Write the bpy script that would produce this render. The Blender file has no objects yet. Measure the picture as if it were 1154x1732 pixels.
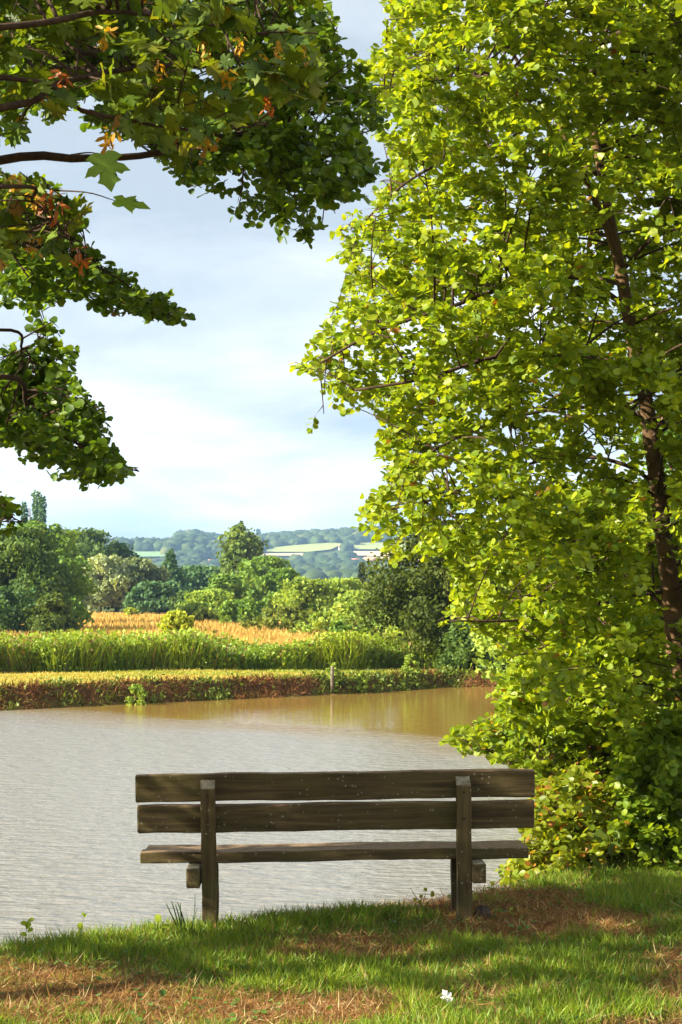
import bpy, math, numpy as np
from mathutils import Vector, Matrix
R = math.radians
rng = np.random.default_rng(7)
scene = bpy.context.scene
COL = scene.collection

# ------------------------------------------------------------------ camera
F = 3050.0                      # focal length in photo pixels (photo 1154 x 1732)
CAMZ = 1.8
PITCH = math.atan(134.0 / F)
cam = bpy.data.cameras.new('camera')
cam.sensor_fit = 'VERTICAL'; cam.sensor_height = 36.0; cam.lens = 36.0 * F / 1732.0
cam.clip_start = 0.1; cam.clip_end = 20000
camo = bpy.data.objects.new('camera', cam); COL.objects.link(camo)
camo.location = (0, 0, CAMZ); camo.rotation_euler = (R(90) + PITCH, 0, 0)
scene.camera = camo

# ------------------------------------------------------------------ light
SUN_EL, SUN_AHEAD = 28.0, -18.0      # sun stands left, a little ahead of the camera
sd = Vector((-math.cos(R(SUN_EL)) * math.cos(R(SUN_AHEAD)), math.cos(R(SUN_EL)) * math.sin(R(SUN_AHEAD)), math.sin(R(SUN_EL))))
sun = bpy.data.lights.new('sun', 'SUN'); sun.energy = 5.0; sun.angle = R(0.6); sun.color = (1.0, 0.90, 0.72)
suno = bpy.data.objects.new('sun', sun); COL.objects.link(suno)
suno.rotation_euler = sd.to_track_quat('Z', 'Y').to_euler(); suno.location = (-30, 10, 25)

world = bpy.data.worlds.new('World'); scene.world = world; world.use_nodes = True
nt = world.node_tree; nt.nodes.clear()
def N(t, **kw):
    n = nt.nodes.new(t)
    for k, v in kw.items(): setattr(n, k, v)
    return n
wout = N('ShaderNodeOutputWorld'); bg = N('ShaderNodeBackground')
sky = N('ShaderNodeTexSky'); sky.sky_type = 'NISHITA'; sky.sun_disc = False
sky.sun_elevation = R(SUN_EL); sky.sun_rotation = R(-90 + SUN_AHEAD); sky.dust_density = 2.0
skys = N('ShaderNodeVectorMath', operation='SCALE'); skys.inputs['Scale'].default_value = 0.055
nt.links.new(sky.outputs[0], skys.inputs[0])
tc = N('ShaderNodeTexCoord'); sep = N('ShaderNodeSeparateXYZ'); nt.links.new(tc.outputs['Generated'], sep.inputs[0])
zz = N('ShaderNodeMath', operation='ADD'); zz.inputs[1].default_value = 0.16
zmax = N('ShaderNodeMath', operation='MAXIMUM'); zmax.inputs[1].default_value = 0.0
nt.links.new(sep.outputs[2], zmax.inputs[0]); nt.links.new(zmax.outputs[0], zz.inputs[0])
dx = N('ShaderNodeMath', operation='DIVIDE'); dy = N('ShaderNodeMath', operation='DIVIDE')
nt.links.new(sep.outputs[0], dx.inputs[0]); nt.links.new(zz.outputs[0], dx.inputs[1])
nt.links.new(sep.outputs[1], dy.inputs[0]); nt.links.new(zz.outputs[0], dy.inputs[1])
cmb = N('ShaderNodeCombineXYZ'); nt.links.new(dx.outputs[0], cmb.inputs[0]); nt.links.new(dy.outputs[0], cmb.inputs[1])
cmb.inputs[2].default_value = 3.7
n1 = N('ShaderNodeTexNoise'); n1.inputs['Scale'].default_value = 1.0; n1.inputs['Detail'].default_value = 7; n1.inputs['Roughness'].default_value = 0.56
n1.inputs['Distortion'].default_value = 0.25
nt.links.new(cmb.outputs[0], n1.inputs['Vector'])
r1 = N('ShaderNodeValToRGB')
e = r1.color_ramp.elements
e[0].position = 0.36; e[0].color = (0.164, 0.185, 0.207, 1)
e[1].position = 0.62; e[1].color = (0.391, 0.387, 0.378, 1)
k_ = r1.color_ramp.elements.new(0.48); k_.color = (0.250, 0.264, 0.276, 1)
nt.links.new(n1.outputs['Fac'], r1.inputs[0])
n2 = N('ShaderNodeTexNoise'); n2.inputs['Scale'].default_value = 0.6; n2.inputs['Detail'].default_value = 4
off = N('ShaderNodeVectorMath', operation='ADD'); off.inputs[1].default_value = (11.3, 4.1, 2.0)
nt.links.new(cmb.outputs[0], off.inputs[0]); nt.links.new(off.outputs[0], n2.inputs['Vector'])
r2 = N('ShaderNodeValToRGB'); r2.color_ramp.elements[0].position = 0.30; r2.color_ramp.elements[1].position = 0.52
r2.color_ramp.elements[0].color = (0.75, 0.75, 0.75, 1); r2.color_ramp.elements[1].color = (0.95, 0.95, 0.95, 1)
nt.links.new(n2.outputs['Fac'], r2.inputs[0])
mx = N('ShaderNodeMix', data_type='RGBA')
nt.links.new(r2.outputs[0], mx.inputs['Factor']); nt.links.new(skys.outputs[0], mx.inputs['A']); nt.links.new(r1.outputs[0], mx.inputs['B'])
nt.links.new(mx.outputs['Result'], bg.inputs[0]); bg.inputs[1].default_value = 1.0
nt.links.new(bg.outputs[0], wout.inputs[0])

vs = scene.view_settings; vs.view_transform = 'Standard'; vs.look = 'None'; vs.gamma = 1.0; vs.use_curve_mapping = False
vs.exposure = 1.9
cy = scene.cycles
cy.use_denoising = True
try:
    cy.denoiser = 'OPENIMAGEDENOISE'; cy.denoising_input_passes = 'RGB_ALBEDO_NORMAL'
except Exception: pass
cy.max_bounces = 6; cy.transmission_bounces = 4; cy.diffuse_bounces = 3; cy.glossy_bounces = 2; cy.volume_bounces = 0
cy.sample_clamp_indirect = 6.0; cy.caustics_reflective = False; cy.caustics_refractive = False
cy.use_adaptive_sampling = False

# ------------------------------------------------------------------ helpers
CP, SP = math.cos(PITCH), math.sin(PITCH)
def P(px, py, D):
    """photo pixel -> world point at distance D (world y)"""
    px = np.asarray(px, float); py = np.asarray(py, float)
    u = (px - 577.0) / F; v = (866.0 - py) / F
    y = CP - v * SP; z = SP + v * CP
    s = np.asarray(D, float) / y
    return np.stack(np.broadcast_arrays(u * s, y * s, CAMZ + z * s), -1)
def PX(p):
    """world points -> photo pixels"""
    p = np.asarray(p, float); x = p[..., 0]; y = p[..., 1]; z = p[..., 2] - CAMZ
    fw = y * CP + z * SP; up = -y * SP + z * CP
    fw = np.where(fw < 0.01, 0.01, fw)
    return np.stack([577 + F * x / fw, 866 - F * up / fw], -1)
def in_poly(pts, poly):
    poly = np.asarray(poly, float); x = pts[..., 0]; y = pts[..., 1]
    ins = np.zeros(x.shape, bool); j = len(poly) - 1
    for i in range(len(poly)):
        xi, yi = poly[i]; xj, yj = poly[j]
        if yi != yj:
            c = ((yi > y) != (yj > y)) & (x < (xj - xi) * (y - yi) / (yj - yi) + xi)
            ins ^= c
        j = i
    return ins
def seg_dist(pts, poly, closed=True):
    poly = np.asarray(poly, float); n = len(poly); d = np.full(pts.shape[:-1], 1e9)
    for i in range(n if closed else n - 1):
        a = poly[i]; b = poly[(i + 1) % n]; ab = b - a
        t = np.clip(((pts - a) @ ab) / (ab @ ab), 0, 1)
        d = np.minimum(d, np.linalg.norm(pts - (a + t[..., None] * ab), axis=-1))
    return d
def _h(ix, iy, s):
    n = (ix * 374761393 + iy * 668265263 + s * 1442695041) & 0xffffffff
    n = ((n ^ (n >> 13)) * 1274126177) & 0xffffffff
    return ((n ^ (n >> 16)) & 0xffff) / 65535.0
def noise(x, y, s=0):
    x = np.asarray(x, float); y = np.asarray(y, float)
    ix = np.floor(x).astype(np.int64); iy = np.floor(y).astype(np.int64); fx = x - ix; fy = y - iy
    fx = fx * fx * (3 - 2 * fx); fy = fy * fy * (3 - 2 * fy)
    a = _h(ix, iy, s) * (1 - fx) + _h(ix + 1, iy, s) * fx
    b = _h(ix, iy + 1, s) * (1 - fx) + _h(ix + 1, iy + 1, s) * fx
    return a * (1 - fy) + b * fy
def fbm(x, y, s=0, o=4):
    t = 0; a = 0.5; f = 1.0; w = 0
    for i in range(o):
        t = t + a * noise(x * f + 17.1 * i, y * f - 9.3 * i, s + i); w += a; a *= 0.5; f *= 2.03
    return t / w
def sstep(a, b, x):
    t = np.clip((x - a) / (b - a), 0, 1); return t * t * (3 - 2 * t)
def nrm(v): return v / np.maximum(np.linalg.norm(v, axis=-1, keepdims=True), 1e-9)

def mesh_np(name, V, loops, counts, mat, col=None, smooth=False):
    me = bpy.data.meshes.new(name)
    V = np.asarray(V, np.float32).reshape(-1, 3); loops = np.asarray(loops, np.int32).ravel(); counts = np.asarray(counts, np.int32)
    me.vertices.add(len(V)); me.vertices.foreach_set('co', V.ravel())
    me.loops.add(len(loops)); me.loops.foreach_set('vertex_index', loops)
    me.polygons.add(len(counts))
    st = np.zeros(len(counts), np.int32); st[1:] = np.cumsum(counts)[:-1]
    me.polygons.foreach_set('loop_start', st)
    if smooth: me.polygons.foreach_set('use_smooth', np.ones(len(counts), bool))
    me.update(calc_edges=True)
    if col is not None:
        c = np.ones((len(V), 4), np.float32); c[:, :3] = col
        at = me.color_attributes.new('Col', 'FLOAT_COLOR', 'POINT'); at.data.foreach_set('color', c.ravel())
    if mat is not None: me.materials.append(mat)
    return me
def wloc(o):
    v = np.zeros(3)
    while o is not None: v = v + np.array(o.location); o = o.parent
    return v
def obj(name, me, parent=None):
    o = bpy.data.objects.new(name, me); COL.objects.link(o)
    if parent is not None: o.parent = parent
    return o
def obj_np(name, V, loops, counts, mat, parent=None, col=None, smooth=False):
    """vertices in world space; stored relative to the parent"""
    V = np.asarray(V, float).reshape(-1, 3)
    if parent is not None: V = V - wloc(parent)
    return obj(name, mesh_np(name, V, loops, counts, mat, col, smooth), parent)
def tag(o, label=None, cat=None, group=None, kind=None):
    if label: o['label'] = label
    if cat: o['category'] = cat
    if group: o['group'] = group
    if kind: o['kind'] = kind
    return o
def thing(name, loc, label, cat, group=None, rot=None):
    o = bpy.data.objects.new(name, None); COL.objects.link(o); o.location = [float(a) for a in loc]
    o.empty_display_size = 0.1
    if rot: o.rotation_euler = rot
    return tag(o, label, cat, group)

def stamp(T, faces, pos, A, Nn, size):
    """copies of a template: y along A, z along Nn"""
    A = nrm(A); B = nrm(np.cross(A, Nn)); Nn = np.cross(B, A)
    size = np.asarray(size, float)
    if size.ndim == 1: size = np.repeat(size[:, None], 3, 1)
    n = len(pos); k = len(T)
    V = pos[:, None, :] + (T[None, :, 0:1] * size[:, None, 0:1]) * B[:, None, :] + (T[None, :, 1:2] * size[:, None, 1:2]) * A[:, None, :] + (T[None, :, 2:3] * size[:, None, 2:3]) * Nn[:, None, :]
    fl = np.concatenate([np.array(f) for f in faces]); ct = np.array([len(f) for f in faces])
    loops = (fl[None, :] + k * np.arange(n)[:, None]).ravel()
    return V.reshape(-1, 3), loops, np.tile(ct, n)
def tubes(paths, k=6):
    """list of (points, radii) -> one mesh"""
    Vs, Ls, Cs, off_ = [], [], [], 0
    ang = np.arange(k) * 2 * math.pi / k
    for pts, rad in paths:
        pts = np.asarray(pts, float); rad = np.asarray(rad, float); n = len(pts)
        d = nrm(np.gradient(pts, axis=0)); ref = np.array([0.31, 0.2, 0.93]) if abs(d[0, 2]) < 0.8 else np.array([1.0, 0.1, 0.0])
        b = nrm(np.cross(d, ref)); c = np.cross(d, b)
        ring = pts[:, None] + rad[:, None, None] * (np.cos(ang)[None, :, None] * b[:, None] + np.sin(ang)[None, :, None] * c[:, None])
        Vs.append(ring.reshape(-1, 3))
        i = np.arange(n - 1)[:, None] * k; j = np.arange(k)[None, :]; j2 = (j + 1) % k
        q = np.stack([i + j, i + j2, i + k + j2, i + k + j], -1).reshape(-1, 4) + off_
        Ls.append(q.ravel()); Cs.append(np.full(len(q), 4))
        Ls.append(np.arange(k) + off_ + (n - 1) * k); Cs.append([k]); Ls.append(np.arange(k)[::-1] + off_); Cs.append([k])
        off_ += n * k
    return np.concatenate(Vs), np.concatenate(Ls), np.concatenate(Cs)
def spline(pts, n):
    """Catmull-Rom through points"""
    p = np.asarray(pts, float); p = np.vstack([2 * p[0] - p[1], p, 2 * p[-1] - p[-2]]); m = len(p) - 3
    t = np.linspace(0, m - 1e-6, n); i = t.astype(int); u = (t - i)[:, None]
    a, b, c, d = p[i], p[i + 1], p[i + 2], p[i + 3]
    return 0.5 * (2 * b + (c - a) * u + (2 * a - 5 * b + 4 * c - d) * u ** 2 + (3 * b - a - 3 * c + d) * u ** 3)

# ------------------------------------------------------------------ materials
def mat(name):
    m = bpy.data.materials.new(name); m.use_nodes = True; t = m.node_tree; t.nodes.clear()
    o = t.nodes.new('ShaderNodeOutputMaterial')
    def n_(ty, inp=None, **kw):
        x = t.nodes.new(ty)
        for k, v in kw.items(): setattr(x, k, v)
        for k, v in (inp or {}).items():
            if isinstance(v, bpy.types.NodeSocket): t.links.new(v, x.inputs[k])
            else: x.inputs[k].default_value = v
        return x
    return m, t, n_, o
def ramp(n_, fac, stops):
    r = n_('ShaderNodeValToRGB', {'Fac': fac}); el = r.color_ramp.elements
    while len(el) < len(stops): el.new(0.5)
    for e_, (p, c) in zip(el, stops): e_.position = p; e_.color = (*c, 1) if len(c) == 3 else c
    return r.outputs['Color']
def leaf_mat(name, trans=0.5, tint=(1.5, 1.35, 0.45), rough=0.42, spec=0.4):
    m, t, n_, o = mat(name)
    at = n_('ShaderNodeAttribute', attribute_name='Col')
    p = n_('ShaderNodeBsdfPrincipled', {'Base Color': at.outputs['Color'], 'Roughness': rough, 'Specular IOR Level': spec})
    ml = n_('ShaderNodeVectorMath', {0: at.outputs['Color'], 1: tint}, operation='MULTIPLY')
    tr = n_('ShaderNodeBsdfTranslucent', {'Color': ml.outputs[0]})
    mixs = n_('ShaderNodeMixShader', {0: trans, 1: p.outputs[0], 2: tr.outputs[0]})
    t.links.new(mixs.outputs[0], o.inputs['Surface'])
    return m
M_LEAF = leaf_mat('alder_leaf')
M_MAPLE = leaf_mat('maple_leaf', 0.42, (1.5, 1.3, 0.4), 0.5, 0.3)
M_FAR = leaf_mat('tree_foliage', 0.36, (1.5, 1.3, 0.5), 0.6, 0.15)
M_GRASS = leaf_mat('grass_blade', 0.35, (1.4, 1.25, 0.5), 0.5, 0.3)
M_DRY = leaf_mat('dry_grass', 0.25, (1.2, 1.05, 0.7), 0.7, 0.1)

def bark_mat(name, c1, c2, scale=14):
    m, t, n_, o = mat(name)
    g = n_('ShaderNodeTexCoord'); mp = n_('ShaderNodeMapping', {'Vector': g.outputs['Object'], 'Scale': (1, 1, 0.5)})
    nz = n_('ShaderNodeTexNoise', {'Vector': mp.outputs[0], 'Scale': scale, 'Detail': 7, 'Roughness': 0.68})
    sp_ = n_('ShaderNodeTexVoronoi', {'Vector': mp.outputs[0], 'Scale': scale * 5})
    c = ramp(n_, nz.outputs['Fac'], [(0.32, c1), (0.68, c2)])
    f = ramp(n_, sp_.outputs['Distance'], [(0.08, (1, 1, 1)), (0.2, (0, 0, 0))])
    ms = n_('ShaderNodeMath', {0: f, 1: 0.35}, operation='MULTIPLY')
    mm = n_('ShaderNodeMix', {'Factor': ms.outputs[0], 'A': c, 'B': (0.22, 0.20, 0.15, 1)}, data_type='RGBA')
    bp = n_('ShaderNodeBump', {'Height': nz.outputs['Fac'], 'Strength': 0.7, 'Distance': 0.02})
    p = n_('ShaderNodeBsdfPrincipled', {'Base Color': mm.outputs['Result'], 'Roughness': 0.85, 'Normal': bp.outputs[0], 'Specular IOR Level': 0.2})
    t.links.new(p.outputs[0], o.inputs['Surface']); return m
M_BARK = bark_mat('alder_bark', (0.055, 0.032, 0.014), (0.16, 0.095, 0.042))
M_TWIG = bark_mat('twig_bark', (0.03, 0.018, 0.012), (0.085, 0.05, 0.03), 30)

# ground
mg, t, n_, o = mat('ground_soil_and_turf')
at = n_('ShaderNodeAttribute', attribute_name='Col')
g = n_('ShaderNodeNewGeometry')
na = n_('ShaderNodeTexNoise', {'Vector': g.outputs['Position'], 'Scale': 9.0, 'Detail': 8, 'Roughness': 0.7})
nb = n_('ShaderNodeTexNoise', {'Vector': g.outputs['Position'], 'Scale': 0.9, 'Detail': 6, 'Roughness': 0.6})
va = ramp(n_, na.outputs['Fac'], [(0.3, (0.55, 0.55, 0.55)), (0.7, (1.4, 1.35, 1.25))])
vb = ramp(n_, nb.outputs['Fac'], [(0.3, (0.78, 0.84, 0.7)), (0.7, (1.25, 1.14, 1.05))])
m1 = n_('ShaderNodeVectorMath', {0: at.outputs['Color'], 1: va}, operation='MULTIPLY')
m2 = n_('ShaderNodeVectorMath', {0: m1.outputs[0], 1: vb}, operation='MULTIPLY')
bp = n_('ShaderNodeBump', {'Height': na.outputs['Fac'], 'Strength': 0.6, 'Distance': 0.05})
p = n_('ShaderNodeBsdfPrincipled', {'Base Color': m2.outputs[0], 'Roughness': 0.95, 'Specular IOR Level': 0.1, 'Normal': bp.outputs[0]})
t.links.new(p.outputs[0], o.inputs['Surface']); M_GROUND = mg

# ------------------------------------------------------------------ terrain
WZ = -1.05
POND = np.array([(-60, 7.0), (-20, 7.6), (-9, 8.4), (-5, 9.1), (-3, 9.9), (-1.8, 10.75), (0, 11.6), (1.1, 12.5), (1.6, 13.6), (2.4, 17), (4.6, 24), (8, 34), (9.5, 44), (8.6, 52), (6.0, 54.2),
                 (4.2, 54.0), (3.2, 54.2), (2.2, 52.6), (1.05, 51.2), (-0.8, 49.6), (-2.8, 47.9), (-5.65, 45.6), (-8.1, 43.4), (-14, 40.5), (-30, 38), (-60, 36)])
SKY_X = np.array([-3000, -1500, -700, 0, 100, 200, 260, 330, 372, 440, 520, 580, 640, 760, 1154, 2200, 4000])
SKY_Y = np.array([930, 905, 925, 918, 914, 909, 908, 902, 908, 907, 901, 898, 897, 893, 905, 890, 920])
RIDGE = 2600.0
def H(x, y):
    x = np.asarray(x, float); y = np.asarray(y, float)
    pts = np.stack([x, y], -1)
    d = seg_dist(pts, POND); ins = in_poly(pts, POND)
    far = sstep(25, 36, y)
    wig = (fbm(x * 1.3, y * 1.3, 5, 3) - 0.5) * 0.5
    dd = np.where(ins, -d, d) + wig * (0.5 + 0.5 * far)
    top = -0.02 * (1 - far) + far * (-0.53 - 0.12 * sstep(-6, 3, x)) - 0.25 * sstep(2.2, 5, x) * (1 - far)
    width = 1.15 * (1 - far) + 0.55 * far
    land = WZ + (top - WZ) * sstep(-0.15, 1, dd / width)
    und = WZ - np.clip(-dd, 0, 4) * 0.35
    z = np.where(dd > -0.15 * width, land, und - 0.02)
    bump = (fbm(x * 0.7, y * 0.7, 2, 3) - 0.5) * 0.10 + (fbm(x * 4, y * 4, 9, 2) - 0.5) * 0.03
    z = z + bump * sstep(0, 1.2, dd) * (1 - 0.4 * far)
    # gentle left-low tilt of the near bank
    z = z + np.clip(x, -3, 3) * 0.014 * (1 - far) * sstep(0, 1.2, dd)
    # hills beyond the valley
    px = 577 + F * x / np.maximum(y, 300)
    zr = CAMZ + (1000 - np.interp(px, SKY_X, SKY_Y)) / F * RIDGE - 9
    s = sstep(650, RIDGE, y); s = 0.45 * s + 0.55 * s ** 1.5
    roll = (fbm(x / 300.0, y / 380.0, 31, 3) - 0.5) * 36 * sstep(800, 1400, y) * (1 - sstep(2000, 2500, y))
    z = z + np.where(y > 600, s * (zr + 0.6) * (1 - 0.15 * sstep(RIDGE, 6000, y)) + roll, 0)
    return z
def H1(x, y): return float(H(np.array([x]), np.array([y]))[0])
def axis(parts):
    out = [np.arange(a, b, s) for a, b, s in parts]; return np.concatenate(out)
def geo(a, b, s, g):
    r = [a]
    while r[-1] < b: s *= g; r.append(r[-1] + s)
    return np.array(r)
xs = np.concatenate([-geo(3.6, 2800, 0.14, 1.075)[::-1], np.arange(-3.48, 3.5, 0.12), geo(3.6, 2800, 0.14, 1.075)])
ys = np.concatenate([-geo(-5.0, 400, 0.6, 1.3)[::-1], np.arange(5.2, 14, 0.15), np.arange(14, 40, 0.8), np.arange(40, 62, 0.3), geo(62, 4500, 0.45, 1.03)])
GX, GY = np.meshgrid(xs, ys); gx, gy = GX.ravel(), GY.ravel()
gz = H(gx, gy)
nx, ny = len(xs), len(ys)
ii = (np.arange(ny - 1)[:, None] * nx + np.arange(nx - 1)[None, :]).ravel()
quads = np.stack([ii, ii + 1, ii + nx + 1, ii + nx], -1)
gp = np.stack([gx, gy], -1); gd = seg_dist(gp, POND); gin = in_poly(gp, POND)
def lerp(a, b, t): return np.asarray(a) * (1 - t[:, None]) + np.asarray(b) * t[:, None]
WEED_Y = lambda x: 55.6 + 0.42 * np.clip(x, -16, 4)
DRYMASK = lambda x, y: sstep(0.455, 0.63, fbm(x * 1.1 + 3, y * 1.5, 41, 4) + 0.02 * sstep(8.9, 7.6, y) + 0.22 * np.exp(-((x - 0.95) / 0.75) ** 2 - ((y - 9.75) / 0.30) ** 2) - 0.10 * sstep(9.9, 10.6, y) - 0.17 * sstep(1.2, 1.9, x) * sstep(8.6, 9.6, y))
c = np.tile(np.array([0.10, 0.085, 0.03]), (len(gx), 1))
c = lerp((0.09, 0.10, 0.022), (0.21, 0.105, 0.035), DRYMASK(gx, gy)) * 1.0
far_ = sstep(25, 36, gy)
strip = lerp((0.24, 0.26, 0.032), (0.37, 0.29, 0.07), sstep(0.42, 0.6, fbm(gx * 0.25, gy * 0.8, 12, 3)))
c = c * (1 - far_[:, None]) + strip * far_[:, None]
lip = far_ * (1 - sstep(0.5, 1.0, gd)) ; c = c * (1 - lip[:, None]) + np.array([0.10, 0.05, 0.02]) * lip[:, None]
nearbank = (1 - far_) * (1 - sstep(0.6, 1.1, gd)); c = c * (1 - nearbank[:, None]) + np.array([0.06, 0.05, 0.02]) * nearbank[:, None]
mead = sstep(2.0, 5.0, gy - WEED_Y(gx)) * (1 - sstep(195, 215, gy)); c = c * (1 - mead[:, None]) + np.array([0.42, 0.265, 0.065]) * mead[:, None]
beyond = sstep(195, 215, gy); c = c * (1 - beyond[:, None]) + np.array([0.06, 0.09, 0.025]) * beyond[:, None]
c[gin] = (0.12, 0.085, 0.03)
ground = obj('ground', mesh_np('ground', np.stack([gx, gy, gz], -1), quads.ravel(), np.full(len(quads), 4), M_GROUND, c, True))
tag(ground, 'grassy near bank, far bank, dry meadow and valley floor', kind='structure')

# ------------------------------------------------------------------ pond water
mw, t, n_, o = mat('pond_water')
g = n_('ShaderNodeNewGeometry'); spx = n_('ShaderNodeSeparateXYZ', {0: g.outputs['Position']})
mpa = n_('ShaderNodeMapping', {'Vector': g.outputs['Position'], 'Scale': (2.2, 5.5, 1), 'Rotation': (0, 0, R(-8))})
wa = n_('ShaderNodeTexNoise', {'Vector': mpa.outputs[0], 'Scale': 1.0, 'Detail': 3, 'Roughness': 0.55, 'Distortion': 0.4})
mpb = n_('ShaderNodeMapping', {'Vector': g.outputs['Position'], 'Scale': (7, 13, 1), 'Rotation': (0, 0, R(12))})
wb = n_('ShaderNodeTexNoise', {'Vector': mpb.outputs[0], 'Scale': 1.0, 'Detail': 2, 'Roughness': 0.5})
hs = n_('ShaderNodeMath', {0: wb.outputs['Fac'], 1: 0.35, 2: wa.outputs['Fac']}, operation='MULTIPLY_ADD')
# the wind leaves the water along the far and right banks calm
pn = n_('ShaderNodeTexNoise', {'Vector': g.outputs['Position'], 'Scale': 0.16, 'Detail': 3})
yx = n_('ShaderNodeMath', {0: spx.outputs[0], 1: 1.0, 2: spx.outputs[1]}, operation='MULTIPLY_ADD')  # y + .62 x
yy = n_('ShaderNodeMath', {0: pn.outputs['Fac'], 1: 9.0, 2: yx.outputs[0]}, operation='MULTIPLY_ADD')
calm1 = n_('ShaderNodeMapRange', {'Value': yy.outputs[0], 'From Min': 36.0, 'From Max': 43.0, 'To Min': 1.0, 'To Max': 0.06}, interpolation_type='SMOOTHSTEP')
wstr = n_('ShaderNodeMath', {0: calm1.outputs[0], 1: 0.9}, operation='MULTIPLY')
bw = n_('ShaderNodeBump', {'Height': hs.outputs[0], 'Strength': wstr.outputs[0], 'Distance': 0.09})
rg = n_('ShaderNodeMath', {0: calm1.outputs[0], 1: 0.16, 2: 0.03}, operation='MULTIPLY_ADD')
silt_and_reflection = n_('ShaderNodeMix', {'Factor': calm1.outputs[0], 'A': (0.25, 0.155, 0.03, 1), 'B': (0.185, 0.178, 0.158, 1)}, data_type='RGBA')   # mud plus the far bank's amber reflection, painted into the calm water's colour
p = n_('ShaderNodeBsdfPrincipled', {'Base Color': silt_and_reflection.outputs['Result'], 'Roughness': rg.outputs[0], 'IOR': 1.333, 'Normal': bw.outputs[0], 'Specular IOR Level': 0.5})
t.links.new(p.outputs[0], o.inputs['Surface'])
wv = np.array([(x, y, WZ) for x, y in POND])
cen = POND.mean(0)
big = np.array([(cen[0] + (x - cen[0]) * 1.02, cen[1] + (y - cen[1]) * 1.05, WZ) for x, y in POND])
# grow the outline a little so that the sheet ends inside the banks
nrmv = []
for i in range(len(POND)):
    a, b = POND[i - 1], POND[(i + 1) % len(POND)]; d = (b - a) / np.linalg.norm(b - a); nrmv.append((d[1], -d[0]))
wv = np.column_stack([POND + 0.55 * np.array(nrmv), np.full(len(POND), WZ)])
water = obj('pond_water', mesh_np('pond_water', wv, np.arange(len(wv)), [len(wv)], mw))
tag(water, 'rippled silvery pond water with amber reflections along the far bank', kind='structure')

# ------------------------------------------------------------------ leaves and near trees
ALDER_T = np.array([(0, 0, 0), (-.30, .26, .07), (-.46, .60, .10), (-.30, .93, .05), (0, .95, -.03), (.30, .93, .05), (.46, .60, .10), (.30, .26, .07)])
ALDER_F = [(0, 4, 3, 2, 1), (0, 7, 6, 5, 4)]
_half = [(0, 0), (.16, -.10), (.34, -.06), (.52, .08), (.40, .15), (.32, .25), (.50, .33), (.64, .56), (.47, .54), (.38, .61), (.22, .51), (.26, .69), (.34, .77), (.17, .83), (0, 1.05)]
_out = _half + [(-x, y) for x, y in _half[1:-1][::-1]]
MAPLE_T = np.array([(x, y, 0.10 * abs(x) - 0.22 * max(0.0, abs(x) - 0.3) - 0.08 * y * y + (0.03 if k % 3 == 0 else -0.02)) for k, (x, y) in enumerate(_out)] + [(0, .38, .02)])
MAPLE_F = [(len(_out), (k + 1) % len(_out), k)[::-1] for k in range(len(_out))]
SPIKE_T = np.array([(-.5, 0, -.3), (.5, 0, -.3), (0, 0, .6), (0, 1, 0)]); SPIKE_F = [(0, 1, 3), (1, 2, 3), (2, 0, 3)]

def leaf_colours(n, a, b, odd=None, podd=0.0, jit=0.18):
    t = rng.random((n, 1)); c = np.asarray(a) * (1 - t) + np.asarray(b) * t
    c = c * (1 + jit * (rng.random((n, 1)) * 2 - 1))
    if odd is not None:
        m = rng.random(n) < podd; c[m] = np.asarray(odd) * (0.7 + 0.6 * rng.random((m.sum(), 1)))
    return c
def unit(n): return nrm(rng.normal(size=(n, 3)))

def limb_path(a, b, lift, n=7):
    L = np.linalg.norm(b - a); mid = (a + b) / 2 + np.array([0, 0, lift * L]) + rng.normal(size=3) * 0.05 * L
    t = np.linspace(0, 1, n)[:, None]
    return (1 - t) ** 2 * a + 2 * t * (1 - t) * mid + t ** 2 * b

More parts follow.
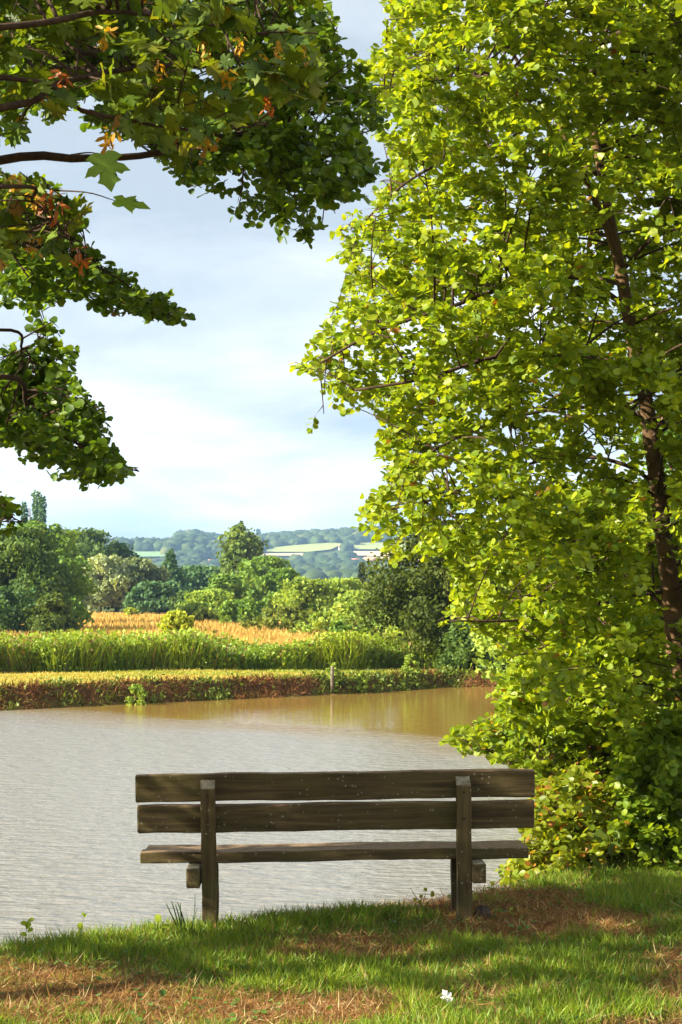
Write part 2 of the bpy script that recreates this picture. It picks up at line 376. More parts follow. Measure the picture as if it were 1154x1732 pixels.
def grow(root, mains, targets, polys, T, Fc, leaf_m, size=(0.05, 0.07), cols=None, hole=None, sub_len=(0.18, 0.42), sub_rate=10, nspray=4, nleaf=8,
         spray_len=(0.10, 0.2), ind=300, leafname='leaf', limb_r=0.013, droop=0.12, out_from=None, poly_of=None, limb_as_parts=True, light=None, crown_name='crown', lift=0.10, path_filter=True):
    """limbs from the main stems to targets, sprays of leaves along them"""
    nodes = []
    for pts, rad in mains:
        q = spline(pts, 40); rr = np.interp(np.linspace(0, 1, 40), np.linspace(0, 1, len(rad)), rad)
        for k in range(3, 40): nodes.append((*q[k], rr[k]))
    nodes = np.array(nodes)
    sb, sdir, sl, limb_list, sowner = [], [], [], [], []
    for ti, tg in enumerate(targets):
        dv = tg - nodes[:, :3]; dist = np.linalg.norm(dv, axis=1)
        cost = 2.2 * dist + 1.2 * np.maximum(0, nodes[:, 2] + 0.15 * dist - tg[2]) + rng.random(len(nodes)) * 0.35
        k = np.argmin(cost); a = nodes[k, :3]; L = dist[k]
        if L < 0.03: continue
        path = limb_path(a, tg, lift)
        if polys is not None and path_filter:
            qv = PX(path[1:-1]); vis_ = (qv[:, 0] > 0) & (qv[:, 1] > 0)
            inn = np.zeros(len(qv), bool)
            for pl in polys: inn |= in_poly(qv, pl)
            if (vis_ & ~inn).sum() > (0 if poly_of is not None else 1): continue
        r0 = min(nodes[k, 3] * 0.7, limb_r * (0.5 + 0.45 * L))
        limb_list.append((path, np.linspace(r0, 0.003, len(path))))
        ns = max(4, int(L * sub_rate * 0.7) + 3)
        tt = np.clip(rng.random(ns) ** 0.8 * 0.8 + 0.22, 0, 1); tt[0] = 1
        ip = tt * (len(path) - 1); i0 = np.minimum(ip.astype(int), len(path) - 2); fr = (ip - i0)[:, None]
        pos = path[i0] * (1 - fr) + path[i0 + 1] * fr; ld = nrm(path[i0 + 1] - path[i0])
        side = nrm(np.cross(ld, np.array([0, 0, 1.0]))) * np.where(rng.random(ns) < .5, -1, 1)[:, None]
        d = nrm(ld * 0.6 + side * rng.uniform(0.2, 1.1, (ns, 1)) + unit(ns) * 0.45 + np.array([0, 0, -droop]))
        sb.append(pos); sdir.append(d); sl.append(rng.uniform(*sub_len, ns)); sowner.append(np.full(ns, ti))
    sb = np.concatenate(sb); sdir = np.concatenate(sdir); sl = np.concatenate(sl); sowner = np.concatenate(sowner)
    # sprays on the sub-branches
    n = len(sb); rep = np.repeat(np.arange(n), nspray)
    u = rng.uniform(0.25, 1.0, n * nspray); u[::nspray] = 1.0
    base = sb[rep] + sdir[rep] * (sl[rep] * u)[:, None]; base[:, 2] -= droop * 0.5 * sl[rep] * u ** 2
    dirv = nrm(sdir[rep] + unit(len(rep)) * 0.75 + np.array([0, 0, -droop * 0.6])); dirv[::nspray] = sdir
    ln = rng.uniform(*spray_len, len(rep))
    tip = base + dirv * ln[:, None]
    if polys is not None:
        q = PX(tip) + rng.normal(size=(len(tip), 2)) * (11 if poly_of is not None else 7); q0 = PX(base)
        if poly_of is None:
            keep = np.zeros(len(tip), bool)
            for pl in polys: keep |= in_poly(q, pl) & in_poly(q0, pl)
        else:
            keep = np.zeros(len(tip), bool); own = poly_of[sowner[rep]]
            for k_, pl in enumerate(polys): keep |= (own == k_) & in_poly(q, pl) & in_poly(q0, pl)
        if hole is not None: keep &= ~hole(tip, q)
        base, dirv, ln, rep, u = base[keep], dirv[keep], ln[keep], rep[keep], u[keep]
    ukeep = u
    # leaves
    m = len(base); r2_ = np.repeat(np.arange(m), nleaf); w = np.tile((np.arange(nleaf) + 0.6) / nleaf, m) + rng.normal(size=m * nleaf) * 0.04
    lp = base[r2_] + dirv[r2_] * (ln[r2_] * w)[:, None]
    sgn = np.tile(np.where(np.arange(nleaf) % 2 == 0, 1, -1), m)[:, None]
    sid = nrm(np.cross(dirv[r2_], np.array([0, 0, 1.0]) + 0.3 * unit(len(r2_)))) * sgn
    A = nrm(dirv[r2_] * 0.55 + sid * 0.8 + unit(len(r2_)) * 0.55 + np.array([0, 0, -droop]))
    Nn = nrm(np.array([0, 0, 0.9]) + unit(len(r2_)) * 0.95)
    sz = rng.uniform(*size, len(r2_))
    col = cols(len(r2_), lp)
    # the largest ones in view are leaf objects of their own
    q = PX(lp); inview = (q[:, 0] > 5) & (q[:, 0] < 1149) & (q[:, 1] > 5) & (q[:, 1] < 1700)
    score = np.where(inview, sz / lp[:, 1] * (0.8 + 0.4 * rng.random(len(sz))), 0)
    order = np.argsort(-score); pick = order[:ind]; pick = pick[score[pick] > 0]
    rest = np.ones(len(sz), bool); rest[pick] = False
    V, Lp, Ct = stamp(T, Fc, lp[rest], A[rest], Nn[rest], sz[rest])
    crown = obj_np(crown_name, V, Lp, Ct, leaf_m, root, np.repeat(col[rest], len(T), 0)); tag(crown, kind='stuff')
    if len(pick):
        cl = np.argsort(col[pick][:, 0] / col[pick][:, 1]); groups = np.array_split(cl, 6); o0 = wloc(crown)
        for gidx in groups:
            cc = col[pick][gidx].mean(0)
            me = mesh_np(leafname, T, np.concatenate([np.array(f) for f in Fc]), [len(f) for f in Fc], leaf_m, np.repeat(cc[None], len(T), 0))
            for i in gidx:
                i = pick[i]; a = nrm(A[i]); b = nrm(np.cross(a, Nn[i])); nn = np.cross(b, a); pp = lp[i] - o0
                lo = bpy.data.objects.new(leafname, me); COL.objects.link(lo); lo.parent = crown
                s = sz[i]
                lo.matrix_basis = Matrix(((b[0] * s, a[0] * s, nn[0] * s, pp[0]), (b[1] * s, a[1] * s, nn[1] * s, pp[1]), (b[2] * s, a[2] * s, nn[2] * s, pp[2]), (0, 0, 0, 1)))
    # wood
    for pts, rad in limb_list:
        if limb_as_parts: obj_np('limb', *tubes([(pts, rad)], 6), M_TWIG, root, smooth=True)
    used = np.unique(rep); mu = np.zeros(len(sb)); np.maximum.at(mu, rep, ukeep); sl = sl * mu
    Vt, Lt, Ct_ = stamp(SPIKE_T, SPIKE_F, sb[used], sdir[used] + np.array([0, 0, -0.02]), unit(len(used)), np.column_stack([np.full(len(used), 0.007), sl[used], np.full(len(used), 0.007)]))
    Vs_, Ls_, Cs_ = stamp(SPIKE_T, SPIKE_F, base, dirv, unit(m), np.column_stack([np.full(m, 0.004), ln, np.full(m, 0.004)]))
    parts = [(Vt, Lt, Ct_), (Vs_, Ls_, Cs_)]
    if not limb_as_parts: parts.append(tubes(limb_list, 5))
    off_ = 0; VV, LL, CC = [], [], []
    for v, l, c_ in parts: VV.append(v); LL.append(l + off_); CC.append(c_); off_ += len(v)
    tw = obj_np('twigs', np.concatenate(VV), np.concatenate(LL), np.concatenate(CC), M_TWIG, root); tag(tw, kind='stuff')
    return len(sz)

def sample_poly(poly, n):
    poly = np.asarray(poly, float); lo, hi = poly.min(0), poly.max(0); out = np.zeros((0, 2))
    while len(out) < n:
        q = rng.uniform(lo, hi, (n * 2, 2)); out = np.vstack([out, q[in_poly(q, poly)]])
    return out[:n]
def spread_poly(poly, n):
    """well spread points in a polygon"""
    c = sample_poly(poly, n * 8); pick = [0]; d = np.linalg.norm(c - c[0], axis=1)
    for _ in range(n - 1):
        k = np.argmax(d * (0.75 + 0.5 * rng.random(len(d)))); pick.append(k); d = np.minimum(d, np.linalg.norm(c - c[k], axis=1))
    return c[pick]

# --- the tall alder on the right
TR = [(1170, 1520), (1160, 1330), (1148, 1150), (1136, 1010), (1122, 900), (1096, 700), (1070, 570), (1050, 460), (1032, 370), (1008, 240), (985, 110), (968, -40), (955, -220)]
TD = 13.0
tp = np.array([P(a, b, TD) for a, b in TR]); base = np.array([tp[0][0] + 0.02, TD, 0]); base[2] = H1(base[0], base[1]) - 0.05
tp = np.vstack([base, tp[1:]])
tr_r = [0.10, 0.088, 0.078, 0.072, 0.066, 0.058, 0.052, 0.044, 0.036, 0.029, 0.024, 0.018, 0.008]
alder = thing('alder_tree', (base[0], base[1], base[2]), 'tall leaning alder with sunlit yellow-green crown filling the right side', 'tree')
pp = spline(tp, 60); rr = np.interp(np.linspace(0, 1, 60), np.linspace(0, 1, len(tr_r)), tr_r) * (1 + 0.05 * rng.normal(size=60))
obj_np('trunk', *tubes([(pp, rr)], 14), M_BARK, alder, smooth=True)
fork = np.array([P(1052, 470, 13.0), P(1035, 410, 12.97), P(1012, 350, 12.95), P(985, 290, 12.9), P(940, 200, 12.8), P(880, 110, 12.7), P(820, 20, 12.6)])
obj_np('limb', *tubes([(spline(fork, 24), np.linspace(0.032, 0.010, 24))], 8), M_BARK, alder, smooth=True)
RP = [(655, -160), (642, 0), (655, 60), (612, 112), (600, 180), (650, 235), (640, 330), (575, 380), (562, 430), (592, 480), (545, 540), (540, 580), (488, 630), (548, 652), (503, 730), (600, 702), (652, 690), (640, 760),
      (650, 820), (603, 862), (625, 930), (640, 962), (700, 942), (760, 962), (772, 1010), (733, 1052), (800, 1062), (860, 1092), (900, 1082), (838, 1112), (845, 1160), (828, 1205), (900, 1255), (1000, 1262), (1300, 1250), (1420, 800), (1400, -160)]
big_l = []
for pl, r0 in (([(1062, 520, 13), (980, 470, 12.8), (880, 480, 12.6), (760, 520, 12.4), (640, 560, 12.3), (540, 615, 12.3)], 0.022),
               ([(1085, 650, 13), (1000, 610, 12.6), (860, 600, 12.0), (720, 640, 11.8), (600, 660, 11.9)], 0.022),
               ([(1104, 760, 13), (1075, 700, 12.9), (960, 690, 12.6), (820, 720, 12.4), (700, 780, 12.3)], 0.02),
               ([(1118, 870, 13), (1085, 800, 13.1), (970, 770, 13.4), (850, 800, 13.6), (720, 850, 13.8)], 0.02),
               ([(1135, 1000, 13), (1060, 1010, 12.9), (960, 1040, 12.6), (860, 1050, 12.4), (760, 1050, 12.3)], 0.017),
               ([(1020, 300, 13), (930, 250, 13.3), (820, 250, 13.5), (700, 300, 13.6), (610, 380, 13.7)], 0.022),
               ([(995, 170, 13), (900, 120, 12.6), (780, 130, 12.3), (650, 150, 12.2)], 0.02),
               ([(1050, 460, 13), (1110, 400, 12.6), (1200, 380, 12.3)], 0.02), ([(1100, 730, 13), (1160, 690, 13.4), (1250, 700, 13.6)], 0.018),
               ([(1145, 1120, 13), (1060, 1095, 12.9), (950, 1090, 12.7), (870, 1110, 12.6)], 0.013), ([(1150, 1170, 13), (1060, 1150, 12.7), (960, 1160, 12.5), (850, 1190, 12.4)], 0.012)):
    q = np.array([P(*a) for a in pl]); big_l.append((q, [r0, r0 * 0.4]))
    obj_np('limb', *tubes([(spline(q, 20), np.linspace(r0, r0 * 0.35, 20))], 7), M_TWIG, alder, smooth=True)
tg2 = np.vstack([spread_poly(RP, 390), [(505, 630), (528, 618), (518, 722), (548, 700), (560, 690), (612, 862), (742, 1050), (780, 1046), (640, 930), (575, 390)]])
trx = np.interp(tg2[:, 1], [b for a, b in TR][::-1], [a for a, b in TR][::-1])
off_ = np.clip(np.abs(tg2[:, 0] - trx) / 560, 0, 1)
dep = TD + rng.uniform(-1, 1, len(tg2)) * (1.9 * np.sqrt(1 - 0.75 * off_ ** 2))
targets = P(tg2[:, 0], tg2[:, 1], dep)
TRA = np.array(TR, float)
def hole_r(tip, q):
    d = seg_dist(q, TRA, False)
    vis = ((q[:, 1] > 655) | ((q[:, 1] > 370) & (q[:, 1] < 505)))
    return (d < 30) & vis & (tip[:, 1] < TD + 0.1)
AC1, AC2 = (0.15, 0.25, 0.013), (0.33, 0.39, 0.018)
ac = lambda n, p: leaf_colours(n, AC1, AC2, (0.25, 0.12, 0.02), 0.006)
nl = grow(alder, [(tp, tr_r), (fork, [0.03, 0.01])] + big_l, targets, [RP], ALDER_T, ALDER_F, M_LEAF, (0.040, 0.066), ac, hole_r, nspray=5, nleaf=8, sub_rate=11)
print('alder leaves', nl)

# --- the alder on the left bank, its trunk out of view
base = np.array([-3.35, 7.7, 0]); base[2] = H1(base[0], base[1]) - 0.05
ltp = np.array([base, base + (0.05, 0.1, 1.2), base + (0.1, 0.25, 2.6), base + (0.12, 0.5, 4.2), base + (0.2, 0.7, 5.6), base + (0.2, 0.8, 7.2)])
lalder = thing('alder_tree', base, 'dark shaded alder reaching in from the left with boughs over the water', 'tree')
lr = [0.13, 0.11, 0.10, 0.08, 0.05, 0.012]
obj_np('trunk', *tubes([(spline(ltp, 40), np.interp(np.linspace(0, 1, 40), np.linspace(0, 1, 6), lr))], 12), M_BARK, lalder, smooth=True)
LA = [(-30, -80), (565, -80), (546, 5), (575, 50), (600, 110), (645, 130), (652, 180), (622, 240), (640, 300), (602, 342), (560, 346), (540, 412), (470, 396), (420, 370), (380, 330), (312, 322), (280, 288), (250, 255), (215, 236), (165, 215), (110, 200), (60, 190), (40, 215), (-30, 215)]
LB = [(-30, 290), (60, 300), (120, 340), (150, 380), (165, 440), (215, 470), (245, 500), (290, 505), (312, 540), (280, 552), (230, 530), (170, 525), (130, 500), (100, 500), (60, 520), (-30, 520)]
LC = [(55, 530), (105, 550), (115, 620), (120, 650), (180, 690), (190, 720), (160, 730), (200, 770), (240, 795), (200, 814), (140, 818), (90, 800), (40, 770), (-30, 740), (-30, 580), (30, 590)]
LD = [(-40, 838), (15, 842), (50, 880), (30, 900), (-40, 900)]
OFF = [(-900, -350), (-30, -350), (-30, 1000), (-300, 1050), (-900, 1000)]
TOP = [(-30, -420), (350, -300), (560, -80), (-30, -80)]
OFF2 = [(-1250, 380), (-330, 380), (-330, 1130), (-1250, 1130)]
polys = [LA, LB, LC, LD, OFF, TOP, OFF2]
lm = []
for h0, pl, r0 in ((3.45, [(-25, 275, 8.55), (130, 268, 8.85), (250, 262, 9.05), (400, 232, 9.35), (520, 245, 9.55), (620, 255, 9.85)], 0.026),
                   (4.05, [(-25, 90, 8.65), (200, 95, 9.15), (430, 120, 9.65), (610, 160, 9.95)], 0.026), (4.45, [(-25, -60, 8.65), (250, -30, 9.05), (520, -20, 9.45)], 0.024),
                   (3.05, [(-25, 420, 8.85), (90, 430, 9.25), (190, 480, 9.65), (295, 537, 9.95)], 0.016), (2.45, [(-25, 640, 9.05), (50, 690, 9.55), (130, 750, 9.85), (222, 795, 10.15)], 0.018),
                   (1.95, [(-60, 830, 8.65), (-10, 860, 8.75), (35, 882, 8.85)], 0.010), (2.75, [(-25, 560, 9.25), (40, 590, 9.65), (85, 560, 9.85)], 0.012)):
    st = base + np.array([0.11, 0.3, h0]); q = np.vstack([st] + [P(*a) for a in pl]); lm.append((q, [r0, r0 * 0.35]))
    obj_np('limb', *tubes([(spline(q, 26), np.linspace(r0, r0 * 0.3, 26))], 8), M_TWIG, lalder, smooth=True)
tl, own = [], []
for k, (pl, n_t, d0, d1) in enumerate(((LA, 112, 8.7, 10.3), (LB, 64, 8.9, 10.2), (LC, 64, 9.1, 10.3), (LD, 5, 8.7, 9.1), (OFF, 70, 6.6, 9.5), (TOP, 12, 8.4, 10.0), (OFF2, 46, 7.9, 9.3))):
    q = spread_poly(pl, n_t); tl.append(P(q[:, 0], q[:, 1], rng.uniform(d0, d1, n_t))); own += [k] * n_t
for k, pts_ in ((1, [(300, 538, 9.95), (290, 528, 9.92), (280, 540, 9.9), (265, 522, 9.85), (250, 515, 9.8), (235, 508, 9.75), (215, 492, 9.7)]), (3, [(8, 862, 8.72), (22, 870, 8.75), (36, 884, 8.8), (0, 878, 8.72)]), (2, [(228, 796, 10.1), (215, 788, 10.05)])):
    for a in pts_: tl.append(P(*a)[None] + rng.normal(size=(1, 3)) * (0, 0.05, 0.015)); own.append(k)
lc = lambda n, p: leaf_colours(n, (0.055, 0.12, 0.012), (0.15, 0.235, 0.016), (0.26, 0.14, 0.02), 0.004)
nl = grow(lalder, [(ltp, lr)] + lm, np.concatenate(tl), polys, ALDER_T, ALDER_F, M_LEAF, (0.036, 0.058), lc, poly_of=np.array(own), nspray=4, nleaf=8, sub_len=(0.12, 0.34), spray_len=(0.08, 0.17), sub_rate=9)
print('left alder leaves', nl)

# --- the maple in front of it, top left
base = np.array([-3.9, 5.6, 0]); base[2] = H1(base[0], base[1]) - 0.05
mtp = np.array([base, base + (0.05, 0.05, 1.3), base + (0.15, 0.2, 2.8), base + (0.2, 0.4, 4.4), base + (0.3, 0.5, 6.4)])
maple = thing('maple_tree', base, 'maple with lobed leaves and orange seed clusters hanging in from top left', 'tree')
mr = [0.15, 0.13, 0.11, 0.08, 0.015]
obj_np('trunk', *tubes([(spline(mtp, 30), np.interp(np.linspace(0, 1, 30), np.linspace(0, 1, 5), mr))], 12), M_BARK, maple, smooth=True)
MA = [(-40, -120), (520, -120), (545, 40), (560, 120), (555, 185), (470, 220), (380, 250), (345, 300), (250, 250), (170, 215), (100, 190), (60, 180), (30, 240), (-40, 250)]
MB_ = [(-40, 280), (60, 290), (110, 330), (140, 390), (125, 450), (60, 400), (-40, 440)]
MOFF = [(-1000, -700), (-40, -700), (-40, 700), (-1000, 800)]
MTOP = [(-40, -700), (350, -500), (480, -120), (-40, -120)]
mm_ = []
for h0, pl, r0 in ((3.3, [(-60, 190, 7.10), (100, 140, 7.50), (300, 110, 7.90), (530, 140, 8.30)], 0.02), (3.65, [(-60, 50, 7.10), (200, 20, 7.50), (450, 60, 7.90)], 0.02), (2.95, [(-60, 320, 7.10), (60, 345, 7.40), (125, 415, 7.60)], 0.012),
                   (3.4, [(-60, 130, 7.10), (150, 190, 7.40), (330, 220, 7.70), (450, 210, 7.90)], 0.014)):
    st = base + np.array([0.13, 0.15, h0]); q = np.vstack([st] + [P(*a) for a in pl]); mm_.append((q, [r0, r0 * 0.35]))
    obj_np('limb', *tubes([(spline(q, 26), np.linspace(r0, r0 * 0.3, 26))], 8), M_TWIG, maple, smooth=True)
tl, own = [], []
for k, (pl, n_t, d0, d1) in enumerate(((MA, 44, 7.3, 8.4), (MB_, 22, 7.3, 7.9), (MOFF, 36, 4.6, 7.6), (MTOP, 10, 6.8, 8.0))):
    q = spread_poly(pl, n_t); tl.append(P(q[:, 0], q[:, 1], rng.uniform(d0, d1, n_t))); own += [k] * n_t
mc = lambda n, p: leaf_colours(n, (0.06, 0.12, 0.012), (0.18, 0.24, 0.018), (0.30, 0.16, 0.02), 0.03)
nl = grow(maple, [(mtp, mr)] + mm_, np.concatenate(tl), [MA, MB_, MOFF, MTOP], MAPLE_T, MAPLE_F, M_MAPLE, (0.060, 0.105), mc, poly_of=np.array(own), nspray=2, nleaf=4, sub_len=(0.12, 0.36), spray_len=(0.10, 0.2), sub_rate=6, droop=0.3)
print('maple leaves', nl)
# hanging seed clusters and two stray leaves
SAM_T = np.array([(0, 0, 0), (-.16, .12, .05), (-.24, .6, 0), (-.10, 1.0, 0), (.06, .8, 0), (.08, .2, .05)]); SAM_F = [(0, 5, 4, 3, 2, 1)]
for (x, y, s) in ((107, 130, .9), (338, 230, 1.1), (190, 236, 1.1), (452, 175, .8), (130, 436, 1.0), (88, 345, 1.3), (60, 330, .9), (345, 85, .9), (410, 75, .8), (470, 82, .7), (520, 95, .8), (180, 60, .9), (60, 410, .9), (25, 300, .8), (390, 130, .8), (440, 100, .7), (270, 120, .7), (85, 170, .8)):
    cpt = P(x, y, 7.3 + 0.3 * rng.random()); n = 16
    pos = cpt + unit(n) * np.array([0.03, 0.03, 0.045]) * s
    V, Lp, Ct = stamp(SAM_T, SAM_F, pos, unit(n) * 0.8 + np.array([0, 0, -0.7]), unit(n), np.full(n, 0.05 * s))
    red = rng.random() < 0.3
    obj_np('seed_cluster', V, Lp, Ct, M_MAPLE, maple, np.repeat(leaf_colours(n, (0.30, 0.09, 0.02) if red else (0.42, 0.22, 0.02), (0.42, 0.13, 0.02) if red else (0.50, 0.32, 0.03)), 6, 0))
for (x, y, ax, nn, s) in ((175, 262, (0.25, -0.1, -1), (0.2, -1, 0.25), 0.15), (196, 340, (1, 0.1, -0.12), (0.1, -0.55, 0.8), 0.14)):
    V, Lp, Ct = stamp(MAPLE_T, MAPLE_F, P([x], [y], 7.3), np.array([ax], float), np.array([nn], float), np.array([s]))
    o_ = obj_np('leaf', V, Lp, Ct, M_MAPLE, maple, np.repeat(np.array([[0.17, 0.29, 0.03]]), len(MAPLE_T), 0))
st = [(P(120, 262, 7.5), P(150, 258, 7.4), P(175, 262, 7.3)), (P(92, 322, 7.5), P(150, 326, 7.4), P(196, 340, 7.3))]
for s_ in st: obj_np('stalk', *tubes([(spline(np.array(s_), 8), np.linspace(0.004, 0.002, 8))], 5), M_TWIG, maple)

# --- shrubs on the right bank
def shrub(name, label, base, polys_, ntar, d0, d1, cols, nstem=7, leaf=(0.045, 0.07), ind=300, nspray=6, nleaf=8, sub_rate=20):
    b = np.array([base[0], base[1], H1(*base) - 0.04]); root = thing(name, b, label, 'shrub')
    tt = []
    for pl, n_t in zip(polys_, ntar):
        q = spread_poly(pl, n_t); tt.append(P(q[:, 0], q[:, 1], rng.uniform(d0, d1, n_t)))
    tt = np.concatenate(tt); gz_ = H(tt[:, 0], tt[:, 1]); tt[:, 2] = np.maximum(tt[:, 2], np.maximum(gz_, WZ) + 0.08)
    mains = []
    for k in range(nstem):
        tgt = tt[rng.integers(len(tt))]; q = np.array([b + rng.normal(size=3) * (0.12, 0.12, 0), b * 0.6 + tgt * 0.4 + (0, 0, 0.15), tgt])
        mains.append((q, [0.016, 0.004])); obj_np('stem', *tubes([(spline(q, 14), np.linspace(0.016, 0.004, 14))], 6), M_TWIG, root, smooth=True)
    print(name, grow(root, mains, tt, polys_, ALDER_T, ALDER_F, M_LEAF, leaf, cols, nspray=nspray, nleaf=nleaf, sub_rate=sub_rate, ind=ind, limb_as_parts=False, limb_r=0.008, crown_name='foliage', path_filter=False))
    return root
S1 = [(750, 1245), (790, 1225), (850, 1210), (920, 1160), (1000, 1140), (1200, 1130), (1200, 1420), (1060, 1450), (960, 1400), (905, 1330), (850, 1285), (800, 1275)]
S2 = [(905, 1330), (960, 1300), (1060, 1330), (1100, 1480), (1010, 1495), (900, 1490), (830, 1500), (850, 1470), (880, 1440), (880, 1400)]
S3 = [(1040, 1250), (1110, 1200), (1250, 1180), (1250, 1500), (1080, 1500), (1040, 1400)]
sc1 = lambda n, p: leaf_colours(n, (0.13, 0.22, 0.014), (0.27, 0.33, 0.02), (0.33, 0.17, 0.03), 0.02)
shrub('alder_shrub', 'bright yellow-green bush reaching over the water behind the bench', (2.25, 13.4), [S1], [62], 12.6, 14.4, sc1)
shrub('alder_shrub', 'low sunlit bush with orange-tinged leaves right of the bench end', (1.75, 12.2), [S2], [50], 11.6, 12.5, lambda n, p: leaf_colours(n, (0.15, 0.22, 0.014), (0.29, 0.32, 0.02), (0.42, 0.18, 0.04), 0.06), leaf=(0.038, 0.06))
shrub('alder_shrub', 'dense green bush at the right edge above the grass', (2.35, 12.0), [S3], [90], 11.5, 12.9, lambda n, p: leaf_colours(n, (0.11, 0.20, 0.014), (0.25, 0.33, 0.018), (0.3, 0.2, 0.03), 0.01), leaf=(0.04, 0.06))

# ------------------------------------------------------------------ trees beyond the pond
QUAD_T = np.array([(0, -.5, 0), (.42, -.05, .10), (.05, .55, -.04), (-.42, .08, .12)]); QUAD_F = [(0, 1, 2), (0, 2, 3)]
def far_tree(name, label, px, D, top, width, kind, c1, c2, cat='tree', group=None, base_py=None, dens=1.0, leafpx=3.7, low=0.1):
    u = (px - 577.0) / F; x = u * D * 1.0; zb = H1(x, D)
    ztop = P(px, top, D)[2]; h = max(0.6, ztop - zb); w = width / F * D * 0.5
    root = thing(name, (x, D, zb), label, cat, group)
    b = np.array([x, D, zb])
    shrubby = kind in ('shrub', 'willow_shrub')
    # lobes
    if kind == 'poplar': nl_, prof = 26, lambda s: np.clip(1.35 * np.sin(np.pi * np.clip(s, 0.02, 1) ** 0.75) ** 0.7, 0.12, 1)
    elif kind == 'spire': nl_, prof = 30, lambda s: np.clip(1.0 - 0.75 * s, 0.2, 1)
    elif kind == 'conifer': nl_, prof = 30, lambda s: np.clip(1.05 - s, 0.1, 1)
    elif shrubby: nl_, prof = 46, lambda s: np.sqrt(np.clip(1 - (s * 0.98) ** 2.2, 0.05, 1))
    else: nl_, prof = 64, lambda s: np.sqrt(np.clip(1 - (np.abs(s - 0.42) / 0.6) ** 2.2, 0.10, 1))
    s0 = 0.02 if shrubby else low
    s = rng.uniform(s0, 1.0, nl_) ** 0.9; s[0] = 0.97; s[1] = 0.85
    ang = rng.uniform(0, 2 * math.pi, nl_); rad = np.sqrt(rng.random(nl_)) * w * prof(s) * (0.82 + 0.35 * rng.random(nl_))
    rad[0] *= 0.25
    slim = kind in ('poplar', 'spire', 'conifer')
    if slim:
        s = np.linspace(0.06, 0.97, nl_); rad = w * prof(s) * 0.45 * rng.random(nl_)
    cen_ = np.stack([x + rad * np.cos(ang), D + rad * np.sin(ang), zb + h * s], -1)
    lr_ = np.minimum(w * rng.uniform(0.16, 0.40, nl_), h * 0.20) * (0.75 if kind in ('poplar', 'spire', 'conifer') else 1) * np.clip(prof(s), 0.4, 1)
    if slim: lr_ = np.maximum(w * prof(s) * rng.uniform(0.6, 0.85, nl_), h * 0.03)
    cen_[:, 2] = np.minimum(cen_[:, 2], zb + h - lr_ * 0.8)
    if kind == 'spire': leafpx = 2.4
    lsz = max(0.05, leafpx * D / 1802.0)
    nleaf = (4 * math.pi * lr_ ** 2 / (lsz * lsz * 0.4) * 0.62 * dens).astype(int) + 12
    idx = np.repeat(np.arange(nl_), nleaf); n = len(idx)
    d = unit(n); rr_ = lr_[idx] * (0.45 + 0.6 * rng.random(n) ** 0.6 + 0.35 * (rng.random(n) < 0.12) * rng.random(n)) * (0.75 + 0.7 * fbm(d[:, 0] * 2.3 + idx * 1.7, d[:, 1] * 2.3 + d[:, 2] * 2.9, 19, 2))
    pos = cen_[idx] + d * rr_[:, None] * np.array([1.08, 1.08, 0.86])
    ok = pos[:, 2] > zb + 0.05; pos, d, idx = pos[ok], d[ok], idx[ok]; n = len(pos)
    Nn = nrm(d * 0.5 + np.array([0, 0, 0.35]) + unit(n) * 0.8)
    lobec = rng.random(nl_)
    t_ = np.clip(lobec[idx] * 0.6 + rng.random(n) * 0.5, 0, 1)[:, None]
    col = (np.asarray(c1) * (1 - t_) + np.asarray(c2) * t_) * (0.85 + 0.3 * rng.random((n, 1)))
    V, Lp, Ct = stamp(QUAD_T, QUAD_F, pos, unit(n), Nn, lsz * rng.uniform(0.75, 1.45, n))
    tag(obj_np('foliage' if cat == 'shrub' else 'crown', V, Lp, Ct, M_FAR, root, np.repeat(col, 4, 0)), kind='stuff')
    # wood
    tr0 = max(0.03, h * 0.02); tpth = np.array([b - (0, 0, 0.1), b + (rng.normal() * 0.03 * h, 0, h * 0.35), b + (rng.normal() * 0.04 * h, 0, h * 0.85)])
    obj_np('stem' if cat == 'shrub' else 'trunk', *tubes([(spline(tpth, 8), np.linspace(tr0, tr0 * 0.2, 8))], 7), M_BARK, root, smooth=True)
    lp = []
    for k in range(min(nl_, 12)):
        a = b + np.array([0, 0, max(0.15 * h, (cen_[k, 2] - zb) * 0.55)]); lp.append((limb_path(a, cen_[k], 0.05, 5), np.linspace(tr0 * 0.45, tr0 * 0.1, 5)))
    obj_np('limbs', *tubes(lp, 5), M_BARK, root)
    return root
G_DARK = ((0.049, 0.098, 0.023), (0.127, 0.205, 0.043)); G_MID = ((0.078, 0.166, 0.027), (0.195, 0.312, 0.047)); G_LT = ((0.137, 0.244, 0.035), (0.332, 0.429, 0.069))
G_SIL = ((0.195, 0.264, 0.117), (0.390, 0.458, 0.234)); G_BLU = ((0.043, 0.108, 0.043), (0.108, 0.205, 0.078)); G_YEL = ((0.195, 0.293, 0.031), (0.448, 0.488, 0.058))
